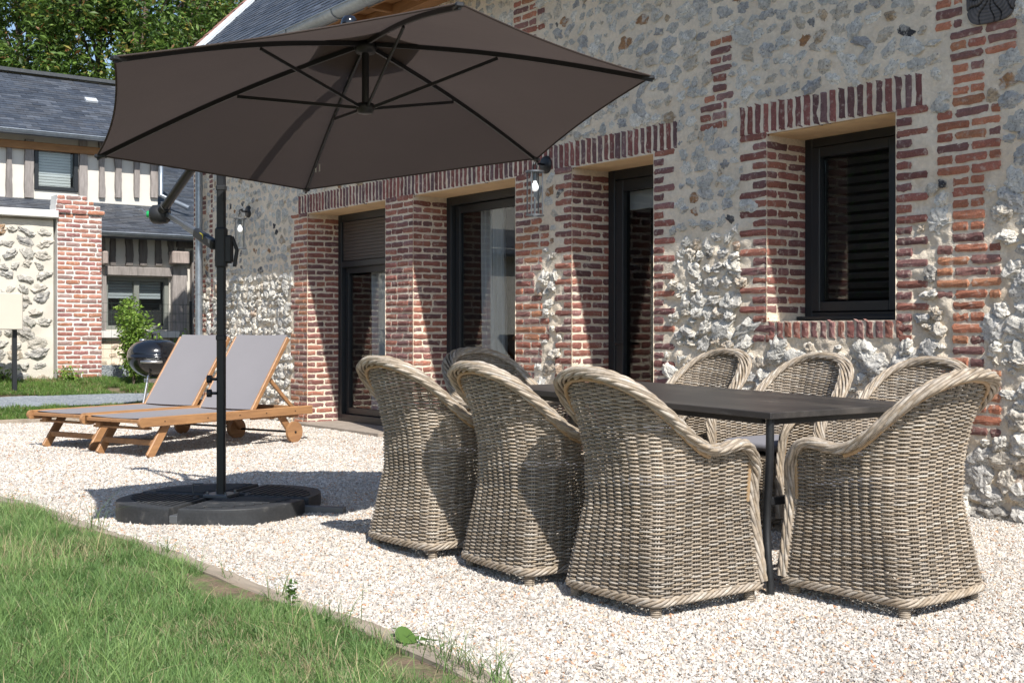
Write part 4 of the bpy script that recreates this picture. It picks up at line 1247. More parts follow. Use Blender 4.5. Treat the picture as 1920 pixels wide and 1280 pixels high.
def make_chair(seed):
    r = np.random.default_rng(seed)
    o = empty('wicker_armchair', (0, 0, 0), label='chair', cat='armchair', group='grey rattan armchairs round the terrace table')
    body = MB()
    NS = 32; pitch = .0080
    us = np.linspace(-1, 1, NS * 4 + 1)
    for k in range(int((.94 - .085) / pitch)):
        z = .088 + k * pitch
        ok = hf(us) - .006 > z
        if not ok.any(): continue
        idx = np.where(ok)[0]
        for run in np.split(idx, np.where(np.diff(idx) > 1)[0] + 1):
            if len(run) < 5: continue
            # end exactly under the rim
            u = us[run].astype(float)
            zz = z + r.normal(0, .0006) + .0012 * np.sin(u * 9 + k * .3 + seed)
            P, N_ = S(u, zz)
            ph = np.cos(np.pi * ((u + 1) * NS / 2)) * (1 if k % 2 else -1)
            amp = .0086 * np.sign(ph) * np.abs(ph) ** .6
            P = P + N_ * (amp + .001)[:, None]
            P[:, 2] += .0010 * np.abs(ph)
            # colour drifts along a strand, and from strand to strand
            seg = ((u + 1) * 5 + k * .37).astype(int) + k * 7
            cc = WC[(seg * 7919 + seed) % len(WC)] * (1 + .16 * np.sin(seg * 12.9898)[:, None])
            zone_ = .78 + .42 * NZ(u * 3 + seed, np.full(len(u), z * 5)) + .10 * (NZ(u * 9 + seed, np.full(len(u), z * 14)) - .5)
            cc = cc * zone_[:, None]
            tube(body, P, .0037 + .0004 * np.abs(ph), 5, 0, np.repeat(cc, 5, 0), caps=False)
    for j in range(NS + 1):
        for du in (-.007, .007):
            u = np.clip(-1 + 2 * j / NS + du, -1, 1)
            zs = np.linspace(.075, float(hf(u)), 14)
            P, N_ = S(np.full(14, u), zs)
            tube(body, P, .0038, 5, 0, WC[(j * 3) % len(WC)] * .82, caps=False)
    # front panel under the seat
    for k in range(int((.40 - .085) / pitch)):
        z = .088 + k * pitch; xw = float(hwf(z)); x = np.linspace(-xw, xw, 45); y = float(yff(z))
        ph = np.cos(np.pi * (x + xw) / (2 * xw) * 11) * (1 if k % 2 else -1)
        cc = WC[(k * 5) % len(WC)]
        tube(body, np.stack([x, y + .0065 * np.sign(ph) * np.abs(ph) ** .6, np.full(45, z)], 1), .0043, 5, 0, cc, caps=False)
    for j in range(12):
        f = -1 + 2 * j / 11
        tube(body, [(f * float(hwf(z)), float(yff(z)), z) for z in np.linspace(.075, .40, 6)], .005, 5, 0, WC[0] * .8, caps=False)
    body.build('woven_body', m_wick, o)
    # rim path
    um = np.linspace(-1, 1, 241); P, N_ = S(um, hf(um)); 
    dn = np.linspace(.09, .555, 26)
    Pl, Nl = S(np.full(26, -1.0), dn); Prr, Nr = S(np.full(26, 1.0), dn)
    fwd = np.array([0, .012, 0])
    Nl = Nl * .3 + np.array([0, .95, 0]); Nr = Nr * .3 + np.array([0, .95, 0])
    PP = np.vstack([Pl, P, Prr[::-1]]); NN = np.vstack([Nl, N_, Nr[::-1]])
    for _ in range(14):
        PP[1:-1] = (PP[:-2] + 2 * PP[1:-1] + PP[2:]) / 4; NN[1:-1] = (NN[:-2] + 2 * NN[1:-1] + NN[2:]) / 4
    s = np.concatenate([[0], np.cumsum(np.linalg.norm(np.diff(PP, axis=0), axis=1))])
    m = int(s[-1] / .0125); sq = np.linspace(0, s[-1], m)
    PP = np.stack([np.interp(sq, s, PP[:, k]) for k in range(3)], 1); NN = np.stack([np.interp(sq, s, NN[:, k]) for k in range(3)], 1)
    T = np.gradient(PP, axis=0); T /= np.linalg.norm(T, axis=1)[:, None]
    NN = NN - (NN * T).sum(1)[:, None] * T; NN /= np.linalg.norm(NN, axis=1)[:, None]
    BB = np.cross(NN, T)
    # the rim rolls outwards: a wide band of plaited canes
    rim = MB(); ns = 11
    hgt = PP[:, 2]
    wide = np.interp(hgt, [0, .45, .62, .7, .95], [.016, .018, .025, .029, .035]); thick = np.interp(hgt, [0, .5, .95], [.012, .013, .016])
    cen = PP + NN * (wide * .45)[:, None]
    cen = cen + np.array([0, 0, 1]) * np.interp(hgt, [0, .5, .65], [0, 0, .006])[:, None]
    tw = 2 * math.pi / .62
    for j in range(ns):
        for hand in (1,):
            a = 2 * math.pi * j / ns + hand * tw * sq
            # superelliptic section keeps the strands on a flat band
            ca_, sa_ = np.cos(a), np.sin(a)
            Q = cen + NN * (wide * np.sign(ca_) * np.abs(ca_) ** .9)[:, None] + BB * (thick * sa_)[:, None]
            seg = (sq / .09 + j * 1.7).astype(int)
            cc = WC[(seg * 31 + j * 3 + seed) % len(WC)] * 1.05
            sk = int(1)
            pulse = np.sin(math.pi * (sq / .13 + j * .5)) ** 2
            Q = Q + (NN * ca_[:, None] + BB * sa_[:, None]) * (.0035 * pulse)[:, None]
            tube(rim, Q, .0066 + .0018 * pulse, 6, 0, np.repeat(cc * (.8 + .28 * pulse[:, None]), 6, 0), caps=False)
    tube(rim, cen, thick * .8, 8, 0, WC[4] * .45)  # core coloured dark so gaps between the strands look shaded
    rim.build('braided_rim', m_wick, o)
    # cane hoop under the rim
    cn_ = MB(); um = np.linspace(-.62, .62, 90); P, N_ = S(um, hf(um) - .020); P = P + N_ * .014
    tube(cn_, P, .0105, 8)
    for s_ in (-1, 1):
        zs = np.linspace(.42, .58, 8); P, N_ = S(np.full(8, s_ * .972), zs); tube(cn_, P + N_ * .003, .010, 8)
    cn_.build('cane_hoop', m_cane, o)
    # base border
    bb = MB()
    z0 = .076; um = np.linspace(-1, 1, 150); P, N_ = S(um, np.full(150, z0))
    x = np.linspace(P[-1, 0], P[0, 0], 44)[1:-1]
    P = np.vstack([P, np.stack([x, np.full(42, float(yff(z0))), np.full(42, z0)], 1), P[:1]])
    s = np.concatenate([[0], np.cumsum(np.linalg.norm(np.diff(P, axis=0), axis=1))]); m = int(s[-1] / .012); sq = np.linspace(0, s[-1], m)
    P = np.stack([np.interp(sq, s, P[:, k]) for k in range(3)], 1)
    T = np.gradient(P, axis=0); T[0] = T[-1] = (T[1] + T[-2]) / 2; T /= np.linalg.norm(T, axis=1)[:, None]
    NN = np.cross(T, (0, 0, 1.0)); k_turn = round(s[-1] / .17); 
    for j in range(5):
        a = 2 * math.pi * j / 5 + 2 * math.pi * k_turn * sq / s[-1]
        Q = P + NN * (.009 * np.cos(a))[:, None] + np.array([0, 0, 1]) * (.013 * np.sin(a))[:, None]
        seg = (sq / .1 + j * 1.3).astype(int)
        tube(bb, Q, .0068, 6, 0, np.repeat(WC[(seg * 13 + j) % len(WC)] * 1.0, 6, 0), caps=False)
    bb.build('base_border', m_wick, o)
    for sx in (-1, 1):
        for y in (-.262, .262):
            ft = MB(); x = sx * .238
            tube(ft, [(x, y, -.004), (x, y, .085)], .019, 10, 0, WC[4] * .8)
            for z in np.arange(.004, .065, .0085):
                t_ = np.linspace(0, 2 * math.pi, 13); tube(ft, [(x + .0195 * math.cos(a), y + .0195 * math.sin(a), z) for a in t_], .0045, 5, 0, WC[int(z * 900) % len(WC)] * .9, caps=False)
            ft.build('foot', m_wick, o)
    st = MB(); addbox(st, (0, .03, .395), (.40, .40, .03), b=.012, col=WC[0] * .7); st.build('seat', m_wick, o)
    return o
def make_cushion():
    m = MB(); n = 40; nv = 16
    u = np.linspace(-math.pi, math.pi, n + 1); v = np.linspace(-math.pi / 2, math.pi / 2, nv)
    U_, Vv = np.meshgrid(u, v, indexing='ij')
    p = lambda a, e: np.sign(a) * np.abs(a) ** e
    G = np.stack([.232 * p(np.cos(Vv), .35) * p(np.cos(U_), .3), .242 * p(np.cos(Vv), .35) * p(np.sin(U_), .3), .034 * p(np.sin(Vv), .7)], -1)
    grid(m, G)
    return m.build('seat_cushion', m_cush)
ch0 = make_chair(1)
ch1 = make_chair(2)
ch2 = make_chair(9); ch3 = make_chair(14)
# (x, y, heading: direction the chair faces, label)
CH = [(-3.565, 3.425, 0.0, 'rattan armchair on the near side of the table, nearest the camera, back turned to us'),
      (-4.265, 3.375, -3.0, 'rattan armchair in the middle of the three on the near side, back turned to us'),
      (-4.985, 3.305, 3.0, 'rattan armchair nearest the parasol, first of the three on the near side'),
      (-3.03, 4.165, 91.5, 'large rattan armchair at the right-hand end of the table, rim curling over right'),
      (-5.30, 5.25, 178.0, 'rattan armchair beyond the table, closest to the narrow third door'),
      (-4.545, 5.27, 180.0, 'rattan armchair in the middle of the three facing us beyond the table'),
      (-3.79, 5.29, 184.0, 'rattan armchair beyond the table, half hidden by the end armchair rim'),
      (-5.60, 4.17, -90.0, 'rattan armchair at the far left-hand end of the table, only its arched top showing')]
CL = ['the nearest armchair of the near side, hidden inside its back', 'the middle armchair of the near side', 'the near side armchair closest to the parasol',
      'the armchair at the right-hand table end', 'the far side armchair closest to the narrow door', 'the middle far side armchair, seen under the tabletop edge',
      'the far side armchair half hidden by the end armchair', 'the armchair at the far left-hand table end']
cush0 = make_cushion()
for i_, (x, y, a, lab) in enumerate(CH):
    if i_ == 0: c = ch0
    elif i_ == 1: c = ch1
    elif i_ == 2: c = ch2
    elif i_ == 3: c = ch3
    else: c = copy_tree((ch0, ch1, ch2, ch3)[i_ % 4])
    gl_ = float(mound(x, y)); c.location = (x, y, gl_ - .012); c.rotation_euler = (0, 0, R(a)); c['label'] = lab
    q = cush0 if i_ == 0 else cush0.copy()
    if i_: scn.collection.objects.link(q)
    q.location = (x, y, .444 + gl_); q.rotation_euler = (0, 0, R(a))
    tag(q, 'grey seat cushion on ' + CL[i_], 'cushion', 'grey cushions on the rattan armchairs')

# ------------------------------------------------------------------ table
tb = empty('dining_table', (-4.3, 4.325, 0), label='long rectangular table with dark slate top and curved black iron legs', cat='table')
tb.rotation_euler = (0, 0, 0)
to = np.array([-4.3, 4.325, 0])
x0, x1, y0, y1 = -5.27 + 4.3, -3.31 + 4.3, 3.80 - 4.325, 4.86 - 4.325
zr_, zl_ = .765, .805
def ztop(x): return zr_ + (zl_ - zr_) * (x1 - x) / (x1 - x0)
m = MB(); sl_ang = math.atan2(zl_ - zr_, x1 - x0)
addbox(m, (0.01, (y0 + y1) / 2, (zr_ + zl_) / 2 - .014), (x1 - x0, y1 - y0, .028), rotm((0, 1, 0), sl_ang), b=.003)
m.build('tabletop', m_table, tb)
m = MB()
for yy in (y0 + .07, y1 - .07): addbeam(m, (x0 + .1, yy, ztop(x0 + .1) - .042), (x1 - .1, yy, ztop(x1 - .1) - .042), .03, .03, b=.003)
for xx in (x0 + .1, x1 - .06): addbeam(m, (xx, y0 + .07, ztop(xx) - .042), (xx, y1 - .07, ztop(xx) - .042), .03, .03, b=.003)
m.build('underframe', m_iron, tb)
for sx in (0, 1):
    for sy in (-1, 1):
        m = MB(); xx = x1 - .035 if sx else x0 + .06; yb = y0 + .035 if sy < 0 else y1 - .035
        zt = ztop(xx) - .03
        dxs = 1 if sx else -1
        ctl = np.array([[xx, yb, zt], [xx, yb, .60], [xx - dxs * .015, yb - sy * .01, .48], [xx - dxs * .035, yb - sy * .02, .36], [xx - dxs * .035, yb - sy * .02, .26], [xx - dxs * .012, yb, .15], [xx, yb, .07], [xx + dxs * .004, yb, -.01]])
        tf = np.linspace(0, len(ctl) - 1, 40); P = np.stack([np.interp(tf, np.arange(len(ctl)), ctl[:, k]) for k in range(3)], 1)
        for _ in range(5): P[1:-1] = (P[:-2] + 2 * P[1:-1] + P[2:]) / 4
        tube(m, P, .0175, 12); m.build('leg', m_iron, tb)
    m = MB(); xx = x1 - .075 if sx else x0 + .09
    addbeam(m, (xx, y0 + .05, .385), (xx, y1 - .05, .385), .03, .035); m.build('stretcher', m_iron, tb)

# ------------------------------------------------------------------ kettle barbecue
bd = 15.2; bp = onD(291, 660, bd)
bz0 = float(gz(bp[0])); Rk = .345
bq = empty('kettle_barbecue', (bp[0], bp[1], bz0), label='black round kettle barbecue with closed lid behind the loungers', cat='barbecue')
zr2 = H - (668 - HZ) * bd / F - bz0
m = MB(); t = np.linspace(0, math.pi / 2, 14)
lathe(m, [(Rk * math.cos(a), zr2 - .27 * math.sin(a)) for a in t[:-1]] + [(0, zr2 - .27)], 40); m.build('bowl', m_black, bq)
m = MB(); lathe(m, [(Rk + .006, zr2 - .012), (Rk + .006, zr2 + .01)] + [(Rk * math.cos(a) ** .8, zr2 + .01 + .215 * math.sin(a)) for a in t[:-1]] + [(0, zr2 + .225)], 40)
lid = m.build('lid', m_black, bq)
m = MB(); lathe(m, [(0, zr2 + .245), (.045, zr2 + .243), (.05, zr2 + .225)], 16, (-.1, -.12, -.02)); m.build('vent', m_steel, lid)
m = MB(); tube(m, [(-.10, 0, zr2 + .21), (-.10, 0, zr2 + .285), (.06, 0, zr2 + .285), (.06, 0, zr2 + .21)], .014, 8); m.build('lid_handle', m_plast, lid)
m = MB(); hx = -FW * (Rk + .05) + RT * .06
tube(m, [hx - RT * .12 + FW * .05 + UP * (zr2 - .06), hx - RT * .12 + UP * (zr2 - .06), hx + RT * .12 + UP * (zr2 - .06), hx + RT * .12 + FW * .05 + UP * (zr2 - .06)], .018, 8); m.build('side_handle', m_steel, bq)
for k in range(3):
    a = 1.2 + k * 2.094; m = MB()
    tube(m, [(Rk * .45 * math.cos(a), Rk * .45 * math.sin(a), zr2 - .22), (Rk * 1.0 * math.cos(a), Rk * 1.0 * math.sin(a), .0)], .014, 8); m.build('leg', m_steel, bq)
    if k:
        m = MB(); c_ = np.array([Rk * math.cos(a), Rk * math.sin(a), .09]); n_ = np.array([math.sin(a), -math.cos(a), 0]) * .02
        tube(m, [c_ - n_, c_ + n_], .09, 24); m.build('wheel', m_plast, bq)
m = MB(); lathe(m, [(0, zr2 - .34), (.13, zr2 - .33), (.14, zr2 - .28)], 20); m.build('ash_catcher', m_steel, bq)

# ------------------------------------------------------------------ garden wall with brick pillar
GX = -18.3
gw = empty('garden_wall', (GX, 4, .35), label='rubble stone garden wall with white coping and a brick pillar', cat='wall')
go_ = np.array([GX, 4, .35])
def gb(mb, name, mts, parent=gw):
    o = mb.build(name, mts, parent)
    if parent is gw: o.location = -go_
    return o
Tg = lambda u, v, n: np.stack([GX + n, u, v], -1)
m = MB()
ys_ = np.arange(2.7, 5.15, .05); zs = np.arange(.2, 2.80, .05); YY, ZZ = np.meshgrid(ys_, zs, indexing='ij')
grid(m, Tg(YY, ZZ, (NZ.fbm(YY * 5, ZZ * 5, 3) - .5) * .03), 0)
addbox(m, (GX - .22, 3.9, 1.5), (.36, 2.44, 2.58), b=.02)
U, V_, SA, SB = [], [], [], []
v = .42
while v < 2.72:
    u = 2.7
    while u < 5.05:
        s = random.uniform(.065, .135); a = s * random.uniform(.9, 1.5); b = s * random.uniform(.6, .85)
        if u + 2 * a < 5.12: U.append(u + a); V_.append(v + random.gauss(0, .02)); SA.append(a); SB.append(b)
        u += 2 * a + random.uniform(-.02, .03)
    v += .165
U, V_, SA, SB = map(np.array, (U, V_, SA, SB))
GC = np.array([(.50, .48, .43), (.44, .42, .38), (.56, .52, .45), (.38, .37, .35), (.48, .41, .32), (.42, .27, .16)])
C = GC[rng.choice(6, len(U), p=[.3, .25, .22, .12, .08, .03])]
flints(m, U, V_, SA, SB, .045 * rng.uniform(.7, 1.3, len(U)), Tg, C * .8, 1, 3, 8, flip=False, cuts=6, soft=np.full(len(U), .6), smear=.25)
gb(m, 'stonework', [mat('white lime mortar', (.64, .60, .52), .95, var=((4, .06),), bump=(60, .4, .01)), m_flint])
m = MB(); addbox(m, (GX - .14, 3.88, 2.845), (.52, 2.54, .115), b=.01); gb(m, 'coping', m_coping)
m = MB(); Lp = []
py0, py1 = 5.14, 5.80
for k in range(36):
    v = .33 + k * .0705
    Lk = []
    row_bricks(Lk, py0, py1, v + .035, k, 'pillar', .050, .019); Lp += Lk
PXf = GX + .06
Tp = lambda u, v, n: np.stack([PXf + n, u, v], -1)
bricks(m, Lp, Tp, 1, 77)
addbox(m, (GX - .14, (py0 + py1) / 2, 1.56), (.388, py1 - py0 - .004, 2.60), b=.004)
Ts = lambda u, v, n: np.stack([u, py1 + n, v], -1)
Lq = []
for k in range(36): row_bricks(Lq, PXf - .40, PXf, .365 + k * .0705, k + 1, 'pillar', .050, .019)
bricks(m, Lq, Ts, 1, 78, flip=True)
# stepped cap
for k, (a, b) in enumerate(((py0 - .03, py1 + .04), (py0 - .02, py1 - .02), (py0 - .01, py1 - .12), (py0 + .0, py1 - .22))):
    Lk = []; row_bricks(Lk, a, b, 2.90 + k * .07 + .0, k, 'pillar', .050, .019)
    bricks(m, Lk, (lambda q: (lambda u, v, n: np.stack([PXf + q + n, u, v], -1)))(.03 if k == 0 else 0), 1, 80 + k)
    addbox(m, (PXf - .17 + (.015 if k == 0 else 0), (a + b) / 2, 2.90 + k * .07), (.32, b - a - .006, .07), b=.002)
gb(m, 'brick_pillar', [m_coping, m_brick])

# sign board
sp = onX(30, 615, -17.35)
sg = empty('sign_board', (sp[0], sp[1], float(gz(sp[0]))), label='blank cream board on a dark square post before the garden wall', cat='sign board')
m = MB(); t0 = onX(38, 550, -17.35); t1 = onX(38, 618, -17.35)
addbox(m, (.03, t0[1] - sp[1] - .5, (t0[2] + t1[2]) / 2 - float(gz(sp[0]))), (.22, 1.0, t0[2] - t1[2]), b=.01); m.build('board', m_cream, sg)
m = MB(); pp = onX(27, 618, -17.35); addbeam(m, (0, pp[1] - sp[1], 0), (0, pp[1] - sp[1], pp[2] - float(gz(sp[0])) + .2), .06, .06); m.build('post', m_dark, sg)

# ------------------------------------------------------------------ neighbouring half-timbered house
NXl = -20.0; NXu = -21.5; EXl = -19.65; EXu = -21.15
nh = empty('half_timbered_house', (NXl, 6, .4), label='half-timbered house with slate roofs behind the garden wall', cat='house')
no = np.array([NXl, 6, .4])
def nb(mb, name, mts, parent=nh):
    o = mb.build(name, mts, parent)
    if parent is nh: o.location = -no
    return o
def ly(x, y=500): return onX(x, y, NXl)[1]
def lz(x, y): return onX(x, y, NXl)[2]
zb_ = .3; y_end = 12.0
wx0, wx1 = ly(197, 560), ly(318, 560); wzt, wzb = lz(257, 519), lz(257, 618)
m = MB()
for (a, b, c, d) in ((-6, wx0, zb_, 2.85), (wx1, y_end, zb_, 2.85), (wx0, wx1, zb_, wzb), (wx0, wx1, wzt, 2.85)):
    addbox(m, (NXl - .12, (a + b) / 2, (c + d) / 2), (.22, b - a, d - c), b=.001)
nb(m, 'lower_wall', m_plaster)
# stone plinth
m = MB(); zp = lz(257, 640)
YY, ZZ = np.meshgrid(np.arange(5.6, 9.6, .04), np.arange(.3, zp, .04), indexing='ij'); Tn = lambda u, v, n: np.stack([NXl + .05 + n, u, v], -1)
grid(m, Tn(YY, ZZ, (NZ.fbm(YY * 6, ZZ * 6, 3) - .5) * .03), 0)
addbox(m, (NXl + .0, 7.6, (zp + .3) / 2), (.06, 4.0, zp - .3), b=.01)
U, V_ = np.meshgrid(np.arange(5.7, 9.5, .2), np.arange(.42, zp - .05, .15), indexing='ij'); U = U.ravel() + rng.normal(0, .03, U.size); V_ = V_.ravel() + rng.normal(0, .015, V_.size)
flints(m, U, V_, rng.uniform(.06, .09, len(U)), rng.uniform(.045, .065, len(U)), np.full(len(U), .03), Tn, np.array([(.52, .43, .33)]) * rng.uniform(.8, 1.15, (len(U), 1)), 1, 2, 9)
nb(m, 'plinth', [m_mortar, m_flint])
m = MB(); addbox(m, (NXl + .07, (wx0 + wx1) / 2, wzb - .08), (.16, wx1 - wx0 + .25, .12), b=.01); nb(m, 'window_sill', m_coping)
def post(px0, px1, pyt, pyb, Xp, dep=.05, c=1.0):
    a = onX(px0, (pyt + pyb) / 2, Xp); b = onX(px1, (pyt + pyb) / 2, Xp); zt_ = onX((px0 + px1) / 2, pyt, Xp)[2]; zb2 = onX((px0 + px1) / 2, pyb, Xp)[2]
    m = MB(); w_ = b[1] - a[1]; n = 14; zs = np.linspace(zb2, zt_, n)
    jl = np.cumsum(rng.normal(0, .004, n)); jr = np.cumsum(rng.normal(0, .004, n)); jl -= np.linspace(0, jl[-1], n); jr -= np.linspace(0, jr[-1], n)
    G = np.stack([np.stack([np.full(n, Xp), a[1] + jl, zs], 1), np.stack([np.full(n, Xp + dep), a[1] + jl + .006, zs], 1), np.stack([np.full(n, Xp + dep), b[1] + jr - .006, zs], 1), np.stack([np.full(n, Xp), b[1] + jr, zs], 1)], 0)
    grid(m, G, 0, (c, c, c), smooth=False); return m
for (a, b, t, bt, c) in ((189, 196, 436, 500, .9), (205, 217, 436, 498, .6), (233, 247, 436, 498, .6), (261, 274, 436, 498, .6), (290, 303, 436, 498, .65), (315, 326, 436, 478, .6), (332, 345, 436, 478, .6), (320, 347, 500, 700, 1.15), (356, 368, 470, 700, 1.1), (188, 197, 515, 640, 1.15)):
    nb(post(a, b, t, bt, NXl, .05 if bt < 600 else .09, c), 'timber_post', m_oldwood)
def hbeam(px0, px1, pyt, pyb, Xp, dep, c, mt, name='timber_beam'):
    a = onX(px0, pyt, Xp); b = onX(px1, pyt, Xp); z1 = a[2]; z0 = onX(px0, pyb, Xp)[2]
    m = MB(); addbox(m, (Xp + dep / 2, (a[1] + b[1]) / 2, (z0 + z1) / 2), (dep, b[1] - a[1], z1 - z0), b=.01, col=(c, c, c)); return nb(m, name, mt)
hbeam(193, 320, 499, 516, NXl, .085, 1.1, m_oldwood)
hbeam(330, 372, 452, 464, NXl, .07, .5, m_oldwood)
for a, b in ((184, 194), (313, 345)):
    p = onX(a, 472, NXl); q = onX(b, 497, NXl); m = MB()
    addbox(m, (NXl + .16, (p[1] + q[1]) / 2, (p[2] + q[2]) / 2), (.22, q[1] - p[1], p[2] - q[2]), b=.02, col=(1.3, 1.2, 1.15)); nb(m, 'beam_bracket', m_oldwood)
m_upvc = mat('grey green frame', (.20, .21, .19), .5)
def nwin(y0_, y1_, z0_, z1_, Xp, mull, inner, mt_f, glassm):
    o = empty('window', (0, 0, 0)); o.parent = nh; o.location = -no
    f = MB(); t = .07
    for yy in (y0_ + t / 2, y1_ - t / 2): addbox(f, (Xp, yy, (z0_ + z1_) / 2), (.09, t, z1_ - z0_), b=.006)
    for zz in (z0_ + t / 2, z1_ - t / 2): addbox(f, (Xp, (y0_ + y1_) / 2, zz), (.088, y1_ - y0_ - 2 * t, t), b=.006)
    if mull: addbox(f, (Xp, (y0_ + y1_) / 2, (z0_ + z1_) / 2), (.088, .09, z1_ - z0_ - 2 * t), b=.006)
    f.build('frame', mt_f, o)
    g_ = MB(); addbox(g_, (Xp - .01, (y0_ + y1_) / 2, (z0_ + z1_) / 2), (.006, y1_ - y0_ - 2 * t, z1_ - z0_ - 2 * t), b=.001); g_.build('pane', glassm, o)
    b_ = MB(); addbox(b_, (Xp - .25, (y0_ + y1_) / 2, (z0_ + z1_) / 2), (.02, y1_ - y0_ + .3, z1_ - z0_ + .3), b=.001); b_.build('room_backing', m_inside, o)
    if inner is not None:
        c_ = MB(); zt_ = z1_ - .07; zc0 = z0_ + (z1_ - z0_) * (1 - inner)
        for k in range(int((zt_ - zc0) / .05)): addbox(c_, (Xp - .08, (y0_ + y1_) / 2, zt_ - .025 - k * .05), (.02, y1_ - y0_ - .2, .044), b=.004)
        c_.build('blind', m_coping if inner == 1.0 else m_curtain, o)  # the full white one is added to imitate sky reflected in the upper pane
    return o
m_mirror = glass_mat('reflective glass', (.55, .6, .62), 1.0, 2.4)
nwin(wx0, wx1, wzb, wzt, NXl - .1, True, .42, m_upvc, m_glass)
# lower slate lean-to, gutter
lr = MB()
ly0, ly1 = -6.0, 13.0
O = np.array([EXl, ly0, 2.70]); sl2 = np.array([-(EXl - NXu + .0), 0, 3.66 - 2.70]); sl2 = np.array([NXu - EXl, 0, onX(150, 378, NXu)[2] - 2.72]); sl2 /= np.linalg.norm(sl2)
e_ = np.array([EXl - 6.6, 0, 0])
def plane(mb, O, du, dv, th=.06, col=(.08, .09, .11)):
    nn = np.cross(du, dv); nn = nn / np.linalg.norm(nn); P = np.array([O, O + du, O + du + dv, O + dv]); Pb = P - nn * th
    mb.add(np.vstack([P, Pb]), [[0, 1, 2, 3], [7, 6, 5, 4], [0, 4, 5, 1], [3, 2, 6, 7], [0, 3, 7, 4], [1, 5, 6, 2]], 0, col)
plane(lr, O, np.array([0, ly1 - ly0, 0]), sl2 * 5.5)
slates(lr, O + np.array([0, 10.4, .005]), (0, 1, 0), sl2, 26, 52, .24, .105, seed=8)
nb(lr, 'lean_to_roof', m_slate)
def gutter(Xg, Zg, y0_, y1_, name, r=.065):
    g_ = MB(); a_ = np.linspace(-math.pi, 0, 11)
    G = np.array([[[Xg + r * math.cos(t), y, Zg + r * math.sin(t)] for t in a_] for y in np.linspace(y0_, y1_, 12)]); grid(g_, G)
    tube(g_, [(Xg + r, y0_, Zg), (Xg + r, y1_, Zg)], .01, 6)
    return nb(g_, name, m_zinc)
gutter(EXl + .03, 2.735, 5.2, 12, 'gutter')
# upper storey
uz0 = onX(0, 370, NXu)[2] - .05; uzt = onX(100, 256, NXu)[2] + .1; uyend = onX(296, 340, NXu)[1]
m = MB()
vx0, vx1 = onX(64, 315, NXu)[1], onX(146, 315, NXu)[1]; vz1, vz0 = onX(105, 271, NXu)[2], onX(105, 358, NXu)[2]
for (a, b, c, d) in ((-6, vx0, uz0 - .8, uzt), (vx1, uyend, uz0 - .8, uzt), (vx0, vx1, uz0 - .8, vz0), (vx0, vx1, vz1, uzt)):
    addbox(m, (NXu - .12, (a + b) / 2, (c + d) / 2), (.22, b - a, d - c), b=.001)
addbox(m, (NXu - 2.0, uyend - .1, (uz0 + uzt) / 2), (3.9, .2, uzt - uz0 + 1.6), b=.001)
nb(m, 'upper_wall', m_plaster)
for (a, b, c) in ((-60, -45, 1), (-30, -12, 1), (10, 22, .95), (46, 63, 1.15), (147, 163, 1.15), (184, 196, 1), (215, 228, 1), (250, 261, 1), (281, 296, 1.2)):
    nb(post(a, b, 262, 371, NXu, .05, c), 'timber_post', m_oldwood)
hbeam(-80, 296, 254, 269, NXu, .09, 1, m_browntim)
nwin(vx0, vx1, vz0, vz1, NXu - .02, False, 1.0, m_dark, m_glass)
m = MB(); a = onX(-80, 372, NXu); addbeam(m, (NXu + .10, a[1] - 3, a[2] - .02), (NXu + .10, uyend, a[2] - .02), .22, .05, up=(.3, 0, 1)); nb(m, 'flashing', m_flash)
# upper roof
ue = onX(100, 252, EXu); ur = np.array([-23.3, 0, 0]); zr_up = onX(100, 147, -23.6)[2]
m = MB(); O = np.array([EXu, -6, ue[2]]); dvv = np.array([-23.6 - EXu, 0, zr_up - ue[2]]); Lr = np.linalg.norm(dvv); dvn = dvv / Lr
plane(m, O, np.array([0, uyend + .3 + 6, 0]), dvv)
slates(m, O + np.array([0, 9.2, .005]), (0, 1, 0), dvn, 19, int(Lr / .105) - 1, .24, .105, seed=12)
plane(m, O + dvv, np.array([0, uyend + .3 + 6, 0]), np.array([-2.5, 0, -1.8]))
addbeam(m, (-23.6, -6, zr_up + .05), (-23.6, uyend + .3, zr_up + .05), .22, .07, col=(.06, .065, .07))
rfu = nb(m, 'upper_roof', m_slate)
m = MB(); p = onX(171, 183, EXu - 1.5)
# vent patch on the slope
tpar = .62; pc = O + dvv * tpar; yv = onX(171, 183, pc[0])[1]
addbox(m, (pc[0], yv, pc[2] + .04), (.16, .22, .05), np.stack([-dvn, (0, 1, 0), np.cross(-dvn, (0, 1, 0))], 1)); m.build('roof_vent', m_flash, rfu)
gutter(EXu + .03, ue[2] + .02, 1, uyend + .25, 'gutter')
m = MB(); q = onX(301, 340, EXu - .25); 
tube(m, [(q[0], q[1], ue[2] - .05), (q[0], q[1], onX(301, 366, q[0])[2]), (q[0] + .25, q[1] + .15, onX(301, 366, q[0])[2] - .12), (q[0] + .5, q[1] + .35, onX(301, 366, q[0])[2] - .26)], .045, 10); nb(m, 'downpipe', m_zinc)

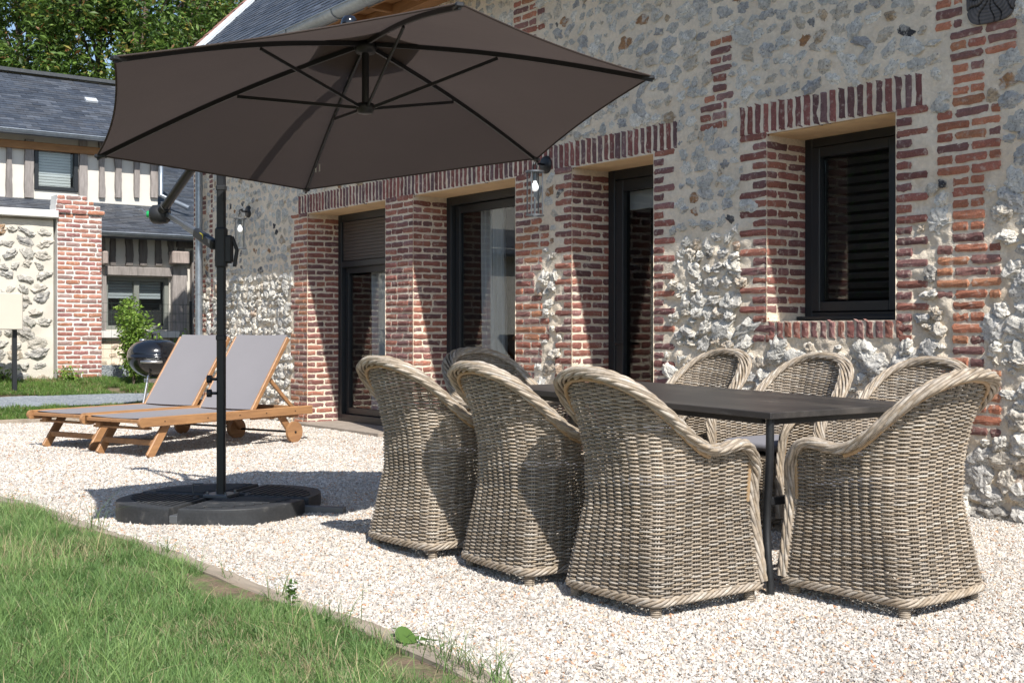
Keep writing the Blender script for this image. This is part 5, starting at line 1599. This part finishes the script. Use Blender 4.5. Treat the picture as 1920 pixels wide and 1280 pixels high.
# wire fence
FXx = -18.75
wf = MB(); wy0, wy1 = 5.85, 9.0; zb0 = .40; zt0 = 1.55
for z in np.linspace(zb0, zt0, 9): tube(wf, [(FXx, wy0, z), (FXx, (wy0 + wy1) / 2, z - .01), (FXx, wy1, z)], .0028, 4)
for y in np.arange(wy0, wy1, .13): tube(wf, [(FXx, y, zb0), (FXx, y, zt0)], .0018, 4)
fe = empty('wire_fence', (FXx, 6, .4), label='thin green wire mesh fence in front of the half-timbered house', cat='fence')
o = wf.build('wire_mesh', mat('green wire', (.05, .08, .06), .5), fe); o.location = -np.array([FXx, 6, .4])
for y in (5.88, 7.4, 8.95):
    m = MB(); addbeam(m, (0, y - 6, -.05), (0, y - 6, 1.2), .04, .04); m.build('post', m_dark, fe)
m = MB(); addbox(m, (0, 1.4, .07), (.03, 3.0, .22), b=.005); m.build('gravel_board', m_drive, fe)

# ------------------------------------------------------------------ plants
def leaves(mb, P, size, cols, seed, up=.4, droop=0):
    r = np.random.default_rng(seed); N = len(P)
    n = r.normal(size=(N, 3)); n[:, 2] = np.abs(n[:, 2]) + up; n /= np.linalg.norm(n, axis=1)[:, None]
    t = r.normal(size=(N, 3)); t -= (t * n).sum(1)[:, None] * n; t /= np.linalg.norm(t, axis=1)[:, None]
    b = np.cross(n, t); s = size * r.uniform(.6, 1.3, N)
    V = np.stack([P - t * s[:, None], P - b * (s * .42)[:, None] + n * (s * .12)[:, None], P + t * s[:, None], P + b * (s * .42)[:, None] + n * (s * .12)[:, None]], 1)
    C = np.array([c[0] for c in cols])[r.choice(len(cols), N, p=[c[1] for c in cols])] * r.uniform(.7, 1.3, (N, 1))
    mb.add(V.reshape(-1, 3), np.arange(N * 4).reshape(-1, 4), 0, np.repeat(C, 4, 0), False)
def shrub(loc, h, wd, n, lab, seed, size=.035):
    r = np.random.default_rng(seed)
    o = empty('shrub', loc, label=lab, cat='shrub')
    st = MB(); P = []
    for k in range(16):
        a = r.uniform(0, 6.28); l = r.uniform(.5, 1.0) * h; sp = r.uniform(.1, .9) * wd
        e = np.array([math.cos(a) * sp, math.sin(a) * sp, l]); t = np.linspace(0, 1, 8)
        Q = np.stack([e[0] * t ** 1.4, e[1] * t ** 1.4, l * t], 1) + r.normal(0, .015, (8, 3)) * t[:, None]
        tube(st, Q, np.linspace(.010, .003, 8), 5)
        m_ = n // 16; tt = r.uniform(.25, 1.05, m_)
        for q in tt: P.append([np.interp(q, t, Q[:, i]) for i in range(3)])
    st.build('stems', m_bark, o)
    P = np.array(P) + r.normal(0, .055, (len(P), 3)); lv = MB()
    leaves(lv, P, size, [((.20, .33, .05), .4), ((.30, .44, .08), .3), ((.12, .21, .03), .3)], seed)
    lv.build('foliage', m_leaf, o); return o
p = onX(250, 600, -17.6); shrub((p[0], p[1], float(gz(p[0]))), 1.36, .46, 4200, 'leafy green shrub in front of the low window behind the barbecue', 4)
p = onX(352, 600, -17.6); shrub((p[0], p[1], float(gz(p[0]))), .86, .16, 700, 'small light green shrub beside the zinc downpipe', 5)
p = onX(132, 700, -18.1); shrub((p[0], p[1], float(gz(p[0])) - .02), .20, .2, 350, 'low weed at the foot of the garden wall beside the brick pillar', 6, .03)
p = onX(5, 700, -18.1); shrub((p[0], p[1], float(gz(p[0])) - .02), .22, .18, 250, 'low weed at the foot of the garden wall left of the sign post', 16, .03)
# small weeds at the edging
def weed(px, lab, n, h, sz, seed, broad=False):
    p = onz(*px, .02); o = empty('weed', p, label=lab, cat='weed'); r = np.random.default_rng(seed)
    st = MB(); tube(st, [(0, 0, 0), (.008, 0, h * .5), (.0, .01, h)], .002, 5); st.build('stem', m_grass, o)
    lv = MB(); t = r.random(n)
    if broad:
        t = np.linspace(0, 2 * math.pi, 15)[:-1]
        for k in range(n // 4):
            c = np.array([r.normal(0, .06), r.normal(0, .03), r.uniform(.015, h)]); rr = sz * r.uniform(.7, 1.1); M_ = rotm(r.normal(size=3), r.uniform(.1, .5))
            V = np.stack([np.cos(t) * rr, np.sin(t) * rr * .8, .12 * rr * np.cos(2 * t)], 1) @ M_.T + c
            lv.add(np.vstack([V, c]), [[i, (i + 1) % 14, 14] for i in range(14)], 0, (.12 * r.uniform(.8, 1.2), .22, .05), True)
        P = np.stack([r.normal(0, .05, n), r.normal(0, .03, n), r.uniform(.01, h * .6, n)], 1); sz = .016
    else: P = np.stack([r.normal(0, .012, n), r.normal(0, .012, n), t * h], 1)
    leaves(lv, P, sz, [((.09, .17, .04), .6), ((.14, .24, .05), .4)], seed, 1.2 if broad else .2); lv.build('foliage', m_leaf, o)
weed((545, 1148), 'small upright dark green weed sprig growing by the timber edging', 60, .13, .014, 3)
weed((783, 1212), 'low broad-leaved weed over the timber edging near the bottom', 16, .035, .045, 4, True)

# ------------------------------------------------------------------ trees behind the roofs
def tree(loc, h, wd, n, lab, seed):
    r = np.random.default_rng(seed)
    o = empty('tree', loc, label=lab, cat='tree', group='leafy trees behind the slate roofs')
    tr = MB(); t = np.linspace(0, 1, 12)
    Q = np.stack([.25 * np.sin(t * 4 + seed), .25 * np.cos(t * 3 + seed), t * h * .95], 1)
    tube(tr, Q, np.linspace(.22, .03, 12), 8)
    cl = []
    for k in range(46):
        z = r.uniform(.18, .98) * h; a = r.uniform(0, 6.28); rr = wd * (1 - max(0, (z / h - .55)) ** 1.3 * 1.3) * r.uniform(.35, 1.0)
        e = np.array([math.cos(a) * rr, math.sin(a) * rr, z]); b0 = np.array([np.interp(z * .8, t * h * .95, Q[:, i]) for i in range(2)] + [z * .8])
        tube(tr, [b0, (b0 + e) / 2 + [0, 0, .1], e], [.05, .03, .012], 5); cl.append((e, r.uniform(.45, .95)))
    trunk = tr.build('trunk', m_bark, o)
    P = []
    per = n // len(cl)
    for (c, s) in cl:
        q = r.normal(size=(per, 3)); q /= np.linalg.norm(q, axis=1)[:, None]; q *= (r.random((per, 1)) ** .45) * s; q[:, 2] *= 1.25; P.append(c + q)
    P = np.concatenate(P); lv = MB()
    leaves(lv, P, .105, [((.095, .17, .03), .34), ((.15, .245, .045), .25), ((.045, .09, .018), .29), ((.29, .25, .06), .06), ((.28, .13, .05), .02), ((.24, .34, .09), .04)], seed, .3)
    lv.build('crown', m_leaf, o); return o
TR = [(-70, 34, 13.5, 'tall leafy tree at the very left edge behind the slate roof'), (35, 37, 14.5, 'broad leafy tree behind the left part of the slate roof'), (120, 33, 13, 'leafy tree with autumn tints above the middle of the slate roof'), (205, 36, 14.5, 'dark leafy tree behind the roof vent'), (275, 33.5, 13.5, 'leafy tree rising behind the upper left corner of the parasol'), (345, 36, 14, 'leafy tree next to the stone house roof verge'), (415, 41, 12.5, 'distant tree glimpsed behind the roof verge of the stone house')]
for i_, (px_, d, h, lab) in enumerate(TR):
    p = onD(px_, HZ, d); tree((p[0], p[1], .45), h, 2.1, 17000, lab, 30 + i_)

def reflection_hedge(loc, ln, axis, h, lab, seed):  # unseen greenery added so door and window glass reflects dark instead of sky
    r = np.random.default_rng(seed); o = empty('reflection_hedge', loc, label=lab, cat='reflection_hedge')
    c = MB(); sz = (ln, 1.6, h - .3) if axis == 0 else (1.6, ln, h - .3)
    addbox(c, (0, 0, h / 2), sz, b=.3); c.build('stems', m_bark, o)
    n = int(ln * 900); P = r.uniform(-.5, .5, (n, 3)) * (np.array(sz) + .9); P[:, 2] += h / 2; lv = MB()
    leaves(lv, P, .16, [((.08, .15, .03), .5), ((.12, .21, .04), .5)], seed, .3); lv.build('foliage', m_leaf, o)
reflection_hedge((-24, -17, .0), 46, 0, 8.5, 'tall clipped hedge opposite the stone house, unseen, added to darken its glass reflections', 61)
reflection_hedge((-44, -4, .3), 24, 1, 7.5, 'tall hedge far beyond the garden wall, unseen, added to darken the door glass', 62)
